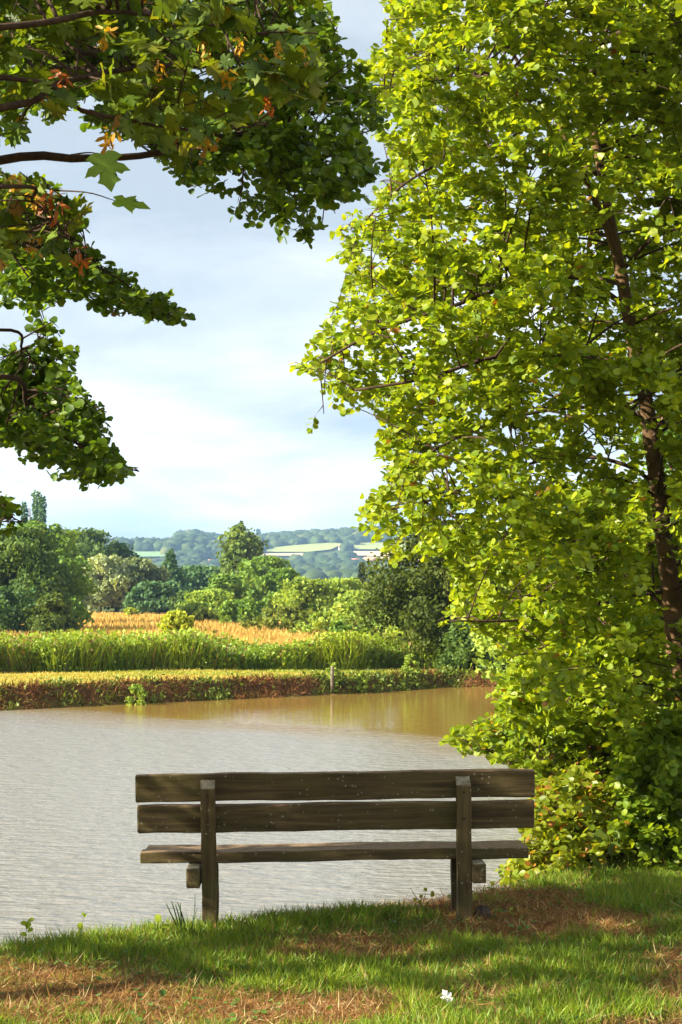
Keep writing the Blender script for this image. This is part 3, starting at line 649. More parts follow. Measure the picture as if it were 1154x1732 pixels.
FT = [
 ('bushy_tree', 'big dark tree with sunlit top at the left edge beyond the pond', 30, 98, 893, 165, 'round', *G_DARK),
 ('bushy_tree', 'mid-green tree just right of the big dark tree at the left edge', 100, 106, 928, 105, 'round', *G_MID),
 ('bushy_tree', 'tree cut by the left picture edge under the dark hanging leaves', -50, 100, 905, 150, 'round', *G_DARK),
 ('bushy_tree', 'tall green tree rising behind the big dark one under the poplars', 66, 124, 884, 140, 'round', *G_MID),
 ('bushy_tree', 'light tree filling the wood right of the yellow-green bushy tree', 545, 140, 984, 100, 'round', *G_LT),
 ('bushy_tree', 'yellowish tree between the light bushy tree and the pale willow', 612, 114, 1000, 90, 'round', *G_LT),
 ('hazel_shrub', 'broad yellow-green bush closing the right end of the meadow', 560, 92, 1036, 130, 'shrub', *G_LT, 'shrub'),
 ('hazel_shrub', 'leafy bush in front of the pale willow', 645, 86, 1040, 90, 'shrub', *G_MID, 'shrub'),
 ('broadleaf_tree', 'green tree tucked left of the tall poplar', 378, 150, 972, 70, 'round', *G_MID),
 ('broadleaf_tree', 'low light tree left of the poplar at the meadow edge', 335, 128, 1020, 70, 'round', *G_LT),
 ('broadleaf_tree', 'green tree standing behind the light tree right of the poplar', 480, 150, 962, 80, 'round', *G_MID),
 ('poplar_tree', 'tall thin poplar spire above the left-hand trees', 61, 250, 830, 22, 'spire', *G_BLU),
 ('poplar_tree', 'shorter poplar spire left of the tall one', 41, 252, 850, 18, 'spire', *G_BLU),
 ('poplar_tree', 'second tall poplar spire on the right of the pair', 71, 246, 838, 18, 'spire', *G_BLU),
 ('broadleaf_tree', 'dark green tree behind the dry meadow, left of the valley view', 150, 206, 898, 160, 'round', *G_DARK),
 ('broadleaf_tree', 'dark tree between the left-hand trees and the silvery willow', 116, 200, 935, 80, 'round', *G_DARK),
 ('broadleaf_tree', 'dark green tree right behind the silvery willow', 196, 208, 924, 95, 'round', *G_DARK),
 ('willow_tree', 'silvery willow in front of the dark tree behind the meadow', 172, 192, 938, 78, 'round', *G_SIL),
 ('willow_shrub', 'small silvery bush at the upper left corner of the dry meadow', 128, 184, 992, 56, 'shrub', *G_SIL, 'shrub'),
 ('willow_tree', 'grey-green willow right of the silvery one', 232, 194, 945, 86, 'round', (0.091, 0.143, 0.052), (0.195, 0.247, 0.111)),
 ('conical_tree', 'dark blue-green conical tree behind the meadow', 290, 200, 930, 84, 'conifer', *G_BLU),
 ('broadleaf_tree', 'dark bluish tree right of the conical one', 340, 205, 958, 90, 'round', *G_BLU),
 ('broadleaf_tree', 'dark tree low behind the middle of the meadow', 265, 186, 985, 90, 'round', *G_BLU),
 ('broadleaf_tree', 'dark tree between conical tree and tall poplar, low at meadow edge', 330, 176, 1000, 80, 'round', *G_DARK),
 ('poplar_tree', 'tall oval poplar standing highest before the blue hills', 406, 190, 886, 66, 'poplar', (0.072, 0.130, 0.026), (0.182, 0.260, 0.052)),
 ('broadleaf_tree', 'rounded green tree leaning against the right of the tall poplar', 448, 160, 942, 96, 'round', *G_MID),
 ('broadleaf_tree', 'light green tree at the foot of the tall poplar', 362, 130, 998, 92, 'round', *G_LT),
 ('broadleaf_tree', 'small leafy tree below the tall poplar at the meadow edge', 412, 118, 1016, 80, 'round', *G_MID),
 ('bushy_tree', 'yellow-green bushy tree right of the rounded green tree', 512, 125, 978, 112, 'round', *G_LT),
 ('hazel_shrub', 'wide olive bush along the lower edge of the meadow', 487, 100, 1026, 135, 'shrub', (0.091, 0.143, 0.023), (0.208, 0.247, 0.039), 'shrub'),
 ('bushy_tree', 'light green bushy tree below the houses on the hill', 578, 132, 980, 110, 'round', *G_LT),
 ('willow_tree', 'pale willow beside the dark tree at the pond end', 640, 122, 985, 92, 'round', (0.130, 0.189, 0.065), (0.260, 0.325, 0.130)),
 ('conifer_tree', 'small dark conifer poking up above the light bushes', 612, 180, 952, 46, 'conifer', (0.016, 0.029, 0.013), (0.039, 0.058, 0.023)),
 ('hazel_shrub', 'bright lone bush in front of the dry meadow', 298, 63, 1034, 78, 'shrub', *G_YEL, 'shrub'),
 ('hazel_shrub', 'leafy bush in the tall weeds under the light trees', 576, 62.5, 1052, 76, 'shrub', *G_MID, 'shrub'),
 ('hazel_shrub', 'small yellow-green bush right of the leafy bush in the weeds', 632, 62, 1072, 52, 'shrub', *G_YEL, 'shrub'),
 ('hazel_shrub', 'bush at the right end of the weeds beside the dark tree', 692, 62, 1058, 92, 'shrub', *G_LT, 'shrub'),
 ('bushy_tree', 'pale green tree behind the bushes left of the dark tree', 700, 84, 985, 110, 'round', *G_LT),
 ('hazel_shrub', 'tiny yellowish bush on the far edge of the dry meadow', 220, 158, 1030, 30, 'shrub', *G_YEL, 'shrub'),
 ('hazel_shrub', 'low blue-green thicket at the foot of the left-hand trees', 15, 92, 990, 170, 'shrub', (0.046, 0.104, 0.033), (0.104, 0.182, 0.058), 'shrub'),
 ('hazel_shrub', 'olive bush at the left end of the dry meadow', 92, 90, 1006, 90, 'shrub', (0.046, 0.085, 0.016), (0.117, 0.169, 0.029), 'shrub'),
 ('waterside_tree', 'dark tree overhanging the pond end behind the yellow-green leaves', 752, 58, 880, 210, 'round', (0.035, 0.06, 0.01), (0.11, 0.145, 0.02)),
 ('waterside_tree', 'shaded tree right of the dark tree at the pond end', 845, 57, 905, 180, 'round', (0.035, 0.06, 0.01), (0.11, 0.145, 0.02)),
 ('waterside_shrub', 'dark bush at the waterline under the tree at the pond end', 800, 55.6, 1040, 120, 'shrub', *G_DARK, 'shrub'),
 ('bushy_tree', 'sunlit tree glimpsed through the alder leaves', 960, 44, 830, 270, 'round', *G_LT, 'tree', None, None, 0.8, 6.0),
 ('bushy_tree', 'bright green tree behind the alder trunk', 1090, 34, 840, 260, 'round', *G_LT, 'tree', None, None, 0.8, 6.0),
 ('bushy_tree', 'tall green tree behind the alder at the right edge', 1190, 38, 600, 330, 'round', *G_MID, 'tree', None, None, 0.8, 6.0),
 ('hazel_shrub', 'sunlit bush on the right shore behind the alder', 985, 30, 1085, 200, 'shrub', *G_LT, 'shrub'),
 ('hazel_shrub', 'green bush on the right shore at the picture edge', 1120, 24, 1060, 200, 'shrub', *G_LT, 'shrub'),
]
for a in FT: far_tree(*a)

# ------------------------------------------------------------------ meadow, weeds, bank plants
BLADE_T = np.array([(-.5, 0, 0), (.5, 0, 0), (-.42, .5, .10), (.42, .5, .10), (0, 1, .38)]); BLADE_F = [(0, 1, 3, 2), (2, 3, 4)]
def blades(name, label, pos, h, wd, col, m, lean=0.35, upv=1.0, kind='stuff', parent=None):
    n = len(pos); A = nrm(np.array([0, 0, upv]) + rng.normal(size=(n, 3)) * np.array([lean, lean, 0.12]))
    V, Lp, Ct = stamp(BLADE_T, BLADE_F, pos, A, nrm(rng.normal(size=(n, 3)) * (1, 1, 0.2)), np.column_stack([np.broadcast_to(wd, n), h, h]))
    o_ = obj_np(name, V, Lp, Ct, m, parent, np.repeat(col, 5, 0)); return tag(o_, label, kind=kind)
n = 60000
D_ = 60 * (190 / 60.0) ** rng.random(n); px_ = rng.uniform(-200, 800, n); x_ = (px_ - 577) / F * D_
lim = np.interp(px_, [-200, 120, 290, 480, 800], [200, 190, 150, 100, 70])
ok = (D_ < lim) & (D_ > WEED_Y(x_) + 2.5); x_, D_ = x_[ok], D_[ok]
hh = rng.uniform(0.22, 0.5, len(x_))
col = leaf_colours(len(x_), (0.38, 0.24, 0.055), (0.56, 0.39, 0.115), (0.20, 0.22, 0.04), 0.08)
blades('meadow_grass', 'tall dry golden meadow grass', np.stack([x_, D_, H(x_, D_)], -1), hh, 0.0006 * D_, col, M_DRY, 0.22)
# tall weeds between mown strip and meadow
n = 30000
x_ = rng.uniform(-17, 7, n); y_ = WEED_Y(x_) + rng.random(n) ** 1.5 * 4.2 + (fbm(x_ * 0.8, x_ * 0.1, 3, 3) - 0.5) * 1.2
pat = fbm(x_ * 0.55, y_ * 0.4, 71, 4)
hh = (0.35 + 1.15 * pat) * rng.uniform(0.55, 1.15, n); hh = np.minimum(hh * (0.62 + 0.85 * fbm(x_ * 0.45, x_ * 0.0 + 2.0, 23, 3)), 1.15)
t_ = np.clip((pat - 0.3) * 2 + rng.normal(size=n) * 0.2, 0, 1)[:, None]
col = np.array([0.15, 0.24, 0.02]) * (1 - t_) + np.array([0.34, 0.42, 0.035]) * t_
brn = rng.random(n) < 0.10 * (1 + 2 * (x_ < -9)); col[brn] = (0.22, 0.15, 0.05)
blades('tall_weeds', 'tall bright green weeds along the mown strip', np.stack([x_, y_, H(x_, y_) - 0.02], -1), hh, rng.uniform(0.018, 0.045, n), col, M_GRASS, 0.2)
n = 95000   # leaves of the weeds
k = rng.integers(0, len(x_), n); f_ = rng.random(n) ** 0.7
pos = np.stack([x_[k] + rng.normal(size=n) * 0.07, y_[k] + rng.normal(size=n) * 0.07, H(x_[k], y_[k]) + hh[k] * f_], -1)
V, Lp, Ct = stamp(QUAD_T, QUAD_F, pos, unit(n), nrm(unit(n) + (-0.3, -0.2, 0.7)), rng.uniform(0.05, 0.15, n))
tag(obj_np('weed_leaves', V, Lp, Ct, M_GRASS, None, np.repeat(col[k] * 1.05, 4, 0)), 'leaves on the tall weeds along the mown strip', kind='stuff')
# mown strip: short turf tufts
n = 50000
x_ = rng.uniform(-16, 6, n); y_ = rng.uniform(41, 57.5, n); pt = np.stack([x_, y_], -1)
ok = (~in_poly(pt, POND)) & (seg_dist(pt, POND) > 0.45) & (y_ < WEED_Y(x_) + 0.6); x_, y_ = x_[ok], y_[ok]
mixv = np.clip(sstep(0.42, 0.6, fbm(x_ * 0.25, y_ * 0.8, 12, 3)) + rng.normal(size=len(x_)) * 0.2, 0, 1)[:, None]
col = np.array([0.23, 0.27, 0.03]) * (1 - mixv) + np.array([0.42, 0.34, 0.08]) * mixv
blades('mown_turf', 'short mown yellow-green turf on the far bank', np.stack([x_, y_, H(x_, y_) - 0.01], -1), rng.uniform(0.03, 0.09, len(x_)), 0.03, col, M_GRASS, 0.6)
# rusty and green growth hanging over the far bank edge
n = 130000
x_ = rng.uniform(-16, 7, n); y_ = rng.uniform(39, 56, n); pt = np.stack([x_, y_], -1); dd = seg_dist(pt, POND); ins = in_poly(pt, POND)
ok = (dd < 0.75) & (~ins | (dd < 0.12)); x_, y_, dd = x_[ok], y_[ok], dd[ok]; n = len(x_)
pat = fbm(x_ * 0.9, y_ * 0.9, 55, 4); t_ = np.clip((pat - 0.46) * 5 + rng.normal(size=n) * 0.35, 0, 1)[:, None]
col = np.array([0.10, 0.15, 0.02]) * (1 - t_) + np.array([0.17, 0.075, 0.028]) * t_
A = nrm(np.stack([rng.normal(size=n) * 0.6, -0.7 + rng.normal(size=n) * 0.4, 0.5 + rng.normal(size=n) * 0.6], -1))
V, Lp, Ct = stamp(BLADE_T, BLADE_F, np.stack([x_, y_, np.maximum(H(x_, y_), WZ)], -1), A, unit(n), np.column_stack([np.full(n, 0.03), rng.uniform(0.08, 0.27, n), np.full(n, 0.1)]))
tag(obj_np('bank_growth', V, Lp, Ct, M_DRY, None, np.repeat(col, 5, 0)), 'rusty brown and green growth on the far bank edge', kind='stuff')
k = rng.random(n) < np.clip(1.0 - t_[:, 0] * 1.6, 0.02, 1) * 0.30; m_ = int(k.sum())
V, Lp, Ct = stamp(QUAD_T, QUAD_F, np.stack([x_[k], y_[k], np.maximum(H(x_[k], y_[k]), WZ) + rng.uniform(0.02, 0.2, m_)], -1), unit(m_), nrm(unit(m_) + (0, -0.3, 0.5)), rng.uniform(0.05, 0.13, m_))
tag(obj_np('bank_leaves', V, Lp, Ct, M_GRASS, None, np.repeat(leaf_colours(m_, (0.09, 0.15, 0.02), (0.20, 0.26, 0.03)), 4, 0)), 'small green leaves of the plants on the far bank edge', kind='stuff')
def bank_plant(label, px, D, top, width, c1, c2):
    return far_tree('bank_plant', label, px, D, top, width, 'shrub', c1, c2, 'plant', leafpx=2.4, dens=0.45)
bank_plant('yellow-green plant on the far bank edge at left', 232, 45.65, 1176, 38, *G_LT)
bank_plant('green plant growing around the stake on the far bank', 565, 50.5, 1142, 26, *G_LT)
bank_plant('bright plant right of the stake at the water edge', 613, 50.7, 1152, 20, *G_LT)
bank_plant('green tuft on the far bank near the dark tree', 695, 53.3, 1142, 28, *G_LT)
# wooden stakes
mwd, t, n_, o = mat('grey_stake_wood')
g = n_('ShaderNodeTexCoord'); nz = n_('ShaderNodeTexNoise', {'Vector': g.outputs['Object'], 'Scale': 12.0, 'Detail': 6})
p = n_('ShaderNodeBsdfPrincipled', {'Base Color': ramp(n_, nz.outputs['Fac'], [(0.3, (0.07, 0.055, 0.04)), (0.7, (0.20, 0.16, 0.11))]), 'Roughness': 0.9}); t.links.new(p.outputs[0], o.inputs['Surface'])
def stake(label, px, D, top, wpx):
    x = (px - 577) / F * D; zb = H1(x, D); zt = P(px, top, D)[2]; r = wpx / F * D / 2
    V, Lp, Ct = tubes([(np.array([(x, D, zb - 0.15), (x + 0.005, D, (zb + zt) / 2), (x + 0.01, D + 0.01, zt - 0.03), (x + 0.012, D + 0.01, zt)]), np.array([r, r * 1.02, r * 0.95, r * 0.7]))], 8)
    o_ = obj_np('wooden_stake', V - 0, Lp, Ct, mwd); tag(o_, label, 'stake')
stake('thin wooden stake on the far bank in front of the weeds', 562, 50.1, 1127, 6)
stake('short wooden stake half hidden in the weeds at left', 113, 52.2, 1096, 4)

# ------------------------------------------------------------------ far hillside: fields, woods, houses
def on_hill(px, py):
    d = np.linspace(700, 3200, 1400); q = P(np.full_like(d, px), np.full_like(d, py), d); hz = H(q[:, 0], q[:, 1])
    k = np.argmax(q[:, 2] < hz)
    return q[k] if (q[:, 2] < hz).any() else None
mf, t, n_, o = mat('field')
at = n_('ShaderNodeAttribute', attribute_name='Col'); g = n_('ShaderNodeNewGeometry')
nz = n_('ShaderNodeTexNoise', {'Vector': g.outputs['Position'], 'Scale': 0.03, 'Detail': 5})
v_ = ramp(n_, nz.outputs['Fac'], [(0.3, (0.85, 0.85, 0.85)), (0.7, (1.15, 1.15, 1.15))])
ml = n_('ShaderNodeVectorMath', {0: at.outputs['Color'], 1: v_}, operation='MULTIPLY')
p = n_('ShaderNodeBsdfPrincipled', {'Base Color': ml.outputs[0], 'Roughness': 0.95}); t.links.new(p.outputs[0], o.inputs['Surface'])
STRAW, GRN, TAN, TEAL = (0.50, 0.30, 0.14), (0.22, 0.26, 0.07), (0.50, 0.36, 0.20), (0.14, 0.24, 0.10)
FIELDS = [('wheat_field', 'long straw-coloured field along the left ridge top', [(120, 909), (240, 908), (300, 908), (300, 913), (240, 913), (120, 914)], STRAW),
          ('wheat_field', 'straw field notched into the ridge by the tall poplar', [(372, 902), (445, 903), (445, 909), (372, 909)], STRAW),
          ('pasture', 'pale green pasture across the middle of the hillside', [(440, 937), (470, 928), (560, 921), (580, 923), (560, 933), (520, 937)], GRN),
          ('wheat_field', 'thin straw strip under the pale green pasture', [(430, 940), (520, 939), (520, 944), (430, 943)], TAN),
          ('pasture', 'green pasture above the straw field at right of the hill', [(588, 932), (605, 922), (700, 918), (700, 934)], GRN),
          ('wheat_field', 'straw field above the houses at right', [(588, 936), (700, 936), (700, 946), (600, 943)], TAN),
          ('wheat_field', 'brown field stripe beside the houses at right', [(605, 952), (620, 945), (720, 948), (720, 958)], (0.38, 0.26, 0.13)),
          ('pasture', 'flat teal-green pasture at the left foot of the hill', [(200, 937), (280, 937), (285, 945), (200, 946)], TEAL)]
for nm, lb, pl, cl in FIELDS:
    pl = np.array(pl, float); lo, hi = pl.min(0), pl.max(0); nxx, nyy = 26, 8
    us = np.linspace(lo[0], hi[0], nxx); V, ok_, = [], []
    idx_ = {}
    for j in range(nyy):
        for i in range(nxx):
            x0 = us[i]
            # vertical extent of the outline in this column
            ysx = []
            for a in range(len(pl)):
                p0, p1 = pl[a], pl[(a + 1) % len(pl)]
                if (p0[0] - x0) * (p1[0] - x0) <= 0 and p0[0] != p1[0]: ysx.append(p0[1] + (x0 - p0[0]) / (p1[0] - p0[0]) * (p1[1] - p0[1]))
            y0, y1 = (min(ysx), max(ysx)) if ysx else (lo[1], hi[1])
            hp = on_hill(x0, y1 + (y0 - y1) * j / (nyy - 1))
            if hp is not None: idx_[(i, j)] = len(V); V.append(hp + (0, 0, 2.2))
    Lp = []
    for j in range(nyy - 1):
        for i in range(nxx - 1):
            ks = [(i, j), (i + 1, j), (i + 1, j + 1), (i, j + 1)]
            if all(k in idx_ for k in ks) and np.ptp([V[idx_[k]][1] for k in ks]) < 500: Lp += [idx_[k] for k in ks]
    if Lp:
        o_ = obj(nm, mesh_np(nm, np.array(V), Lp, np.full(len(Lp) // 4, 4), mf, np.tile(np.array(cl), (len(V), 1)), True)); tag(o_, lb, kind='structure')
# woods on the hillside: one mass of crowns
import bmesh
bm = bmesh.new(); bmesh.ops.create_icosphere(bm, subdivisions=2, radius=1.0); IV = np.array([v.co[:] for v in bm.verts]); IF = [tuple(v.index for v in f.verts) for f in bm.faces]; bm.free()
HOUSES = [(545, 944, 22, 'largest white house with red roof on the hill'), (577, 923, 9, 'small pale house high on the hill below the woods'), (603, 948, 16, 'white house with brown roof left of the straw field'),
          (632, 947, 13, 'pale house at the right end of the hamlet'), (596, 955, 10, 'low house with red roof below the white one'), (512, 950, 12, 'red-roofed barn left of the largest house'), (241, 958, 11, 'grey house among trees low on the left hill'), (357, 948, 9, 'small white house in the valley left of the poplar')]
n = 6000
yy_ = rng.uniform(1000, 2640, n); px_ = rng.uniform(-60, 740, n); x_ = (px_ - 577) / F * yy_
q = PX(np.stack([x_, yy_, H(x_, yy_)], -1)); keep = np.ones(n, bool)
for nm, lb, pl, cl in FIELDS:
    pl = np.array(pl, float); 
    for dy_ in (0, 4, 8, 11): keep &= ~in_poly(q - (0, dy_), pl)
for hx, hy, hw, _ in HOUSES: keep &= ~((np.abs(q[:, 0] - hx) < hw * 0.75) & (q[:, 1] > hy - 4) & (q[:, 1] < hy + 10))
valley = (q[:, 0] > 480) & (q[:, 1] > 935); keep &= ~(valley & (rng.random(n) < 0.25))
x_, yy_ = x_[keep], yy_[keep]; n = len(x_); r_ = rng.uniform(4.0, 7.5, n)
pos = np.stack([x_, yy_, H(x_, yy_) + r_ * 0.45], -1)
A = nrm(np.stack([np.cos(rng.random(n) * 6.28), np.sin(rng.random(n) * 6.28), np.zeros(n)], -1))
IVr = IV * (1 + 0.18 * rng.normal(size=(len(IV), 1)))
V, Lp, Ct = stamp(IVr, IF, pos, A, np.tile(np.array([0, 0, 1.0]), (n, 1)), np.column_stack([r_, r_, r_ * rng.uniform(0.75, 1.15, n)]))
V = V + rng.normal(size=V.shape) * 0.5
col = leaf_colours(n, (0.030, 0.06, 0.016), (0.085, 0.125, 0.03), (0.12, 0.14, 0.04), 0.08)
tag(obj_np('hill_woods', V, Lp, Ct, M_FAR, None, np.repeat(col, len(IV), 0)), 'dense dark woods covering the distant hillside', kind='stuff')
def flat_mat(name, c1, c2, sc=0.8):
    m, t, n_, o = mat(name); g = n_('ShaderNodeTexCoord'); nz = n_('ShaderNodeTexNoise', {'Vector': g.outputs['Object'], 'Scale': sc, 'Detail': 5})
    p = n_('ShaderNodeBsdfPrincipled', {'Base Color': ramp(n_, nz.outputs['Fac'], [(0.3, c1), (0.7, c2)]), 'Roughness': 0.9}); t.links.new(p.outputs[0], o.inputs['Surface']); return m
M_WALL = flat_mat('house_plaster', (0.62, 0.56, 0.46), (0.78, 0.74, 0.66)); M_ROOF = flat_mat('roof_tiles', (0.30, 0.12, 0.07), (0.42, 0.18, 0.10)); M_PANE = flat_mat('window_pane', (0.03, 0.035, 0.04), (0.06, 0.065, 0.07))
def box(c, s):
    c = np.asarray(c, float); s = np.asarray(s, float) / 2
    V = np.array([(x, y, z) for x in (-1, 1) for y in (-1, 1) for z in (-1, 1)]) * s + c
    return V, [0, 1, 3, 2, 4, 6, 7, 5, 0, 4, 5, 1, 2, 3, 7, 6, 0, 2, 6, 4, 1, 5, 7, 3], [4] * 6
for hx, hy, hw, lb in HOUSES:
    b = on_hill(hx, hy + 7)
    if b is None: continue
    w = hw / F * b[1]; d = w * 0.6; hz = max(3.5, w * 0.32); root = thing('house', b, lb, 'house', 'houses on the distant hillside')
    obj_np('wall', *box(b + (0, 0, hz / 2 - 0.7), (w, d, hz + 1.4)), M_WALL, root)
    e_ = 0.5; z0 = b[2] + hz; zt = z0 + d * 0.42
    RV = np.array([(b[0] - w / 2 - e_, b[1] - d / 2 - e_, z0 - .2), (b[0] + w / 2 + e_, b[1] - d / 2 - e_, z0 - .2), (b[0] + w / 2 + e_, b[1] + d / 2 + e_, z0 - .2), (b[0] - w / 2 - e_, b[1] + d / 2 + e_, z0 - .2), (b[0] - w / 2 - e_, b[1], zt), (b[0] + w / 2 + e_, b[1], zt)])
    obj_np('roof', RV, [0, 1, 5, 4, 2, 3, 4, 5, 0, 4, 3, 1, 2, 5, 3, 2, 1, 0], [4, 4, 3, 3, 4], M_ROOF, root)
    for k in range(3 if hw > 10 else 2):
        obj_np('window', *box(b + ((k - 1) * w * 0.28, -d / 2 - 0.05, hz * 0.55), (1.1, 0.16, 1.4)), M_PANE, root)
# a lone tree on the skyline
far_tree('field_tree', 'tiny lone tree on the skyline right of the tall poplar', 437, 2550, 895, 7, 'round', *G_DARK, leafpx=2.0)

# ------------------------------------------------------------------ bench
def wood_mat(name, along):
    m, t, n_, o = mat(name)
    g = n_('ShaderNodeTexCoord'); geo_ = n_('ShaderNodeNewGeometry')
    oi = n_('ShaderNodeObjectInfo')
    shift = n_('ShaderNodeVectorMath', {0: g.outputs['Object'], 1: oi.outputs['Location']}, operation='ADD')
    sc = {'x': (1.2, 26, 26), 'y': (26, 1.2, 26), 'z': (26, 26, 1.2)}[along]
    mp = n_('ShaderNodeMapping', {'Vector': shift.outputs[0], 'Scale': sc})
    gr = n_('ShaderNodeTexNoise', {'Vector': mp.outputs[0], 'Scale': 1.6, 'Detail': 8, 'Roughness': 0.65, 'Distortion': 0.6})
    bl = n_('ShaderNodeTexNoise', {'Vector': shift.outputs[0], 'Scale': 4.0, 'Detail': 6, 'Roughness': 0.62})
    c = ramp(n_, gr.outputs['Fac'], [(0.28, (0.026, 0.017, 0.007)), (0.5, (0.075, 0.052, 0.020)), (0.75, (0.16, 0.115, 0.048))])
    mossf = ramp(n_, bl.outputs['Fac'], [(0.46, (0, 0, 0)), (0.66, (1, 1, 1))])
    ms = n_('ShaderNodeMath', {0: mossf, 1: 0.55}, operation='MULTIPLY')
    c2 = n_('ShaderNodeMix', {'Factor': ms.outputs[0], 'A': c, 'B': (0.085, 0.078, 0.018, 1)}, data_type='RGBA').outputs['Result']
    # weathered, lichen-crusted upper faces
    sz_ = n_('ShaderNodeSeparateXYZ', {0: geo_.outputs['Normal']})
    b2 = n_('ShaderNodeTexNoise', {'Vector': shift.outputs[0], 'Scale': 22.0, 'Detail': 6, 'Roughness': 0.7})
    upf = n_('ShaderNodeMapRange', {'Value': sz_.outputs[2], 'From Min': 0.25, 'From Max': 0.7})
    w_ = n_('ShaderNodeMath', {0: upf.outputs[0], 1: ramp(n_, b2.outputs['Fac'], [(0.35, (0.15,) * 3), (0.65, (0.85,) * 3)])}, operation='MULTIPLY')
    c3 = n_('ShaderNodeMix', {'Factor': w_.outputs[0], 'A': c2, 'B': (0.27, 0.175, 0.11, 1) if along == 'x' else (0.3, 0.27, 0.2, 1)}, data_type='RGBA').outputs['Result']
    # pale lichen dots
    vo = n_('ShaderNodeTexVoronoi', {'Vector': shift.outputs[0], 'Scale': 30.0, 'Randomness': 1.0})
    vd = ramp(n_, vo.outputs['Distance'], [(0.10, (1, 1, 1)), (0.20, (0, 0, 0))])
    pick = n_('ShaderNodeTexNoise', {'Vector': shift.outputs[0], 'Scale': 7.0, 'Detail': 3})
    pk = ramp(n_, pick.outputs['Fac'], [(0.47, (0, 0, 0)), (0.58, (1, 1, 1))])
    dots = n_('ShaderNodeMath', {0: vd, 1: pk}, operation='MULTIPLY')
    d2 = n_('ShaderNodeMath', {0: dots.outputs[0], 1: 0.65}, operation='MULTIPLY')
    c4 = n_('ShaderNodeMix', {'Factor': d2.outputs[0], 'A': c3, 'B': (0.34, 0.33, 0.24, 1)}, data_type='RGBA').outputs['Result']
    hsum = n_('ShaderNodeMath', {0: gr.outputs['Fac'], 1: b2.outputs['Fac']}, operation='ADD')
    bp = n_('ShaderNodeBump', {'Height': hsum.outputs[0], 'Strength': 0.55, 'Distance': 0.006})
    p = n_('ShaderNodeBsdfPrincipled', {'Base Color': c4, 'Roughness': 0.82, 'Normal': bp.outputs[0], 'Specular IOR Level': 0.25})
    t.links.new(p.outputs[0], o.inputs['Surface']); return m
W_X, W_Y, W_Z = wood_mat('weathered_bench_wood_lengthwise', 'x'), wood_mat('weathered_bench_wood_crosswise', 'y'), wood_mat('weathered_bench_wood_upright', 'z')
def plank(name, cen_, size, m, parent, bevel=0.007, rotx=0.0, seg=14, slope=0.0, wob=0.002):
    bm = bmesh.new(); bmesh.ops.create_cube(bm, size=1.0)
    for v in bm.verts: v.co = Vector((v.co.x * size[0], v.co.y * size[1], v.co.z * size[2]))
    if slope:
        for v in bm.verts:
            if v.co.z > 0 and v.co.y < 0: v.co.z -= slope
    bmesh.ops.bevel(bm, geom=list(bm.edges), offset=bevel, segments=2, affect='EDGES', profile=0.6)
    ax = int(np.argmax(size)); es = [e for e in bm.edges if abs((e.verts[0].co - e.verts[1].co)[ax]) > size[ax] * 0.6]
    bmesh.ops.subdivide_edges(bm, edges=es, cuts=seg, use_grid_fill=True)
    ph = rng.random(3) * 9
    for v in bm.verts:
        s_ = v.co[ax] * 5
        for k in range(3):
            if k != ax: v.co[k] += wob * (math.sin(s_ + ph[k]) + 0.6 * math.sin(2.7 * s_ + ph[k] * 2) + 0.5 * rng.normal())
    me = bpy.data.meshes.new(name); bm.to_mesh(me); bm.free(); me.materials.append(m)
    for pl in me.polygons: pl.use_smooth = False
    o_ = bpy.data.objects.new(name, me); COL.objects.link(o_); o_.parent = parent; o_.location = cen_; o_.rotation_euler = (rotx, 0, 0); return o_
BX, BY = -0.022, 10.0
bench = thing('park_bench', (BX, BY, 0.0), 'weathered wooden bench seen from behind, facing the pond', 'bench', rot=(0, R(-0.62), R(1.6)))
TILT = R(5)     # backrest leans towards the viewer
def on_post(z, y): return (0, y * math.cos(TILT) - z * math.sin(TILT), z * math.cos(TILT) + y * math.sin(TILT))
for sx in (-0.70, 0.70):
    c_ = on_post(0.30, 0.0); plank('rear_leg', (sx, c_[1], c_[2]), (0.080, 0.075, 0.95), W_Z, bench, 0.006, TILT, 10, slope=0.035)
    plank('front_leg', (sx * 0.995, 0.36, 0.04), (0.062, 0.075, 0.52), W_Z, bench, 0.005)
    plank('bearer', (sx + math.copysign(0.0815, sx), 0.17, 0.246), (0.075, 0.50, 0.11), W_Y, bench, 0.010)
for zc, ln, nm in ((0.727, 2.2, 'backrest_board'), (0.556, 2.19, 'backrest_board')):
    c_ = on_post(zc, 0.0625); o_ = plank(nm, (0.0 if zc > .6 else 0.003, c_[1], c_[2]), (ln, 0.048, 0.153), W_X, bench, 0.011, TILT, 22)
plank('seat_plank', (-0.006, 0.135, 0.337), (2.155, 0.145, 0.062), W_X, bench, 0.008, 0, 22)
plank('seat_plank', (0.0, 0.300, 0.335), (2.13, 0.150, 0.060), W_X, bench, 0.008, 0, 22)
mb, t, n_, o = mat('rusty_bolt'); p = n_('ShaderNodeBsdfPrincipled', {'Base Color': (0.06, 0.03, 0.02, 1), 'Roughness': 0.7, 'Metallic': 0.6}); t.links.new(p.outputs[0], o.inputs['Surface'])
for sx in (-0.70, 0.70):
    for zc in (0.70, 0.556):
        c_ = on_post(zc, -0.0385); V, Lp, Ct = tubes([(np.array([(sx, c_[1] + 0.006, c_[2]), (sx, c_[1] - 0.003, c_[2])]), np.array([0.008, 0.007]))], 8)
        obj('bolt', mesh_np('bolt', V, Lp, Ct, mb), bench)

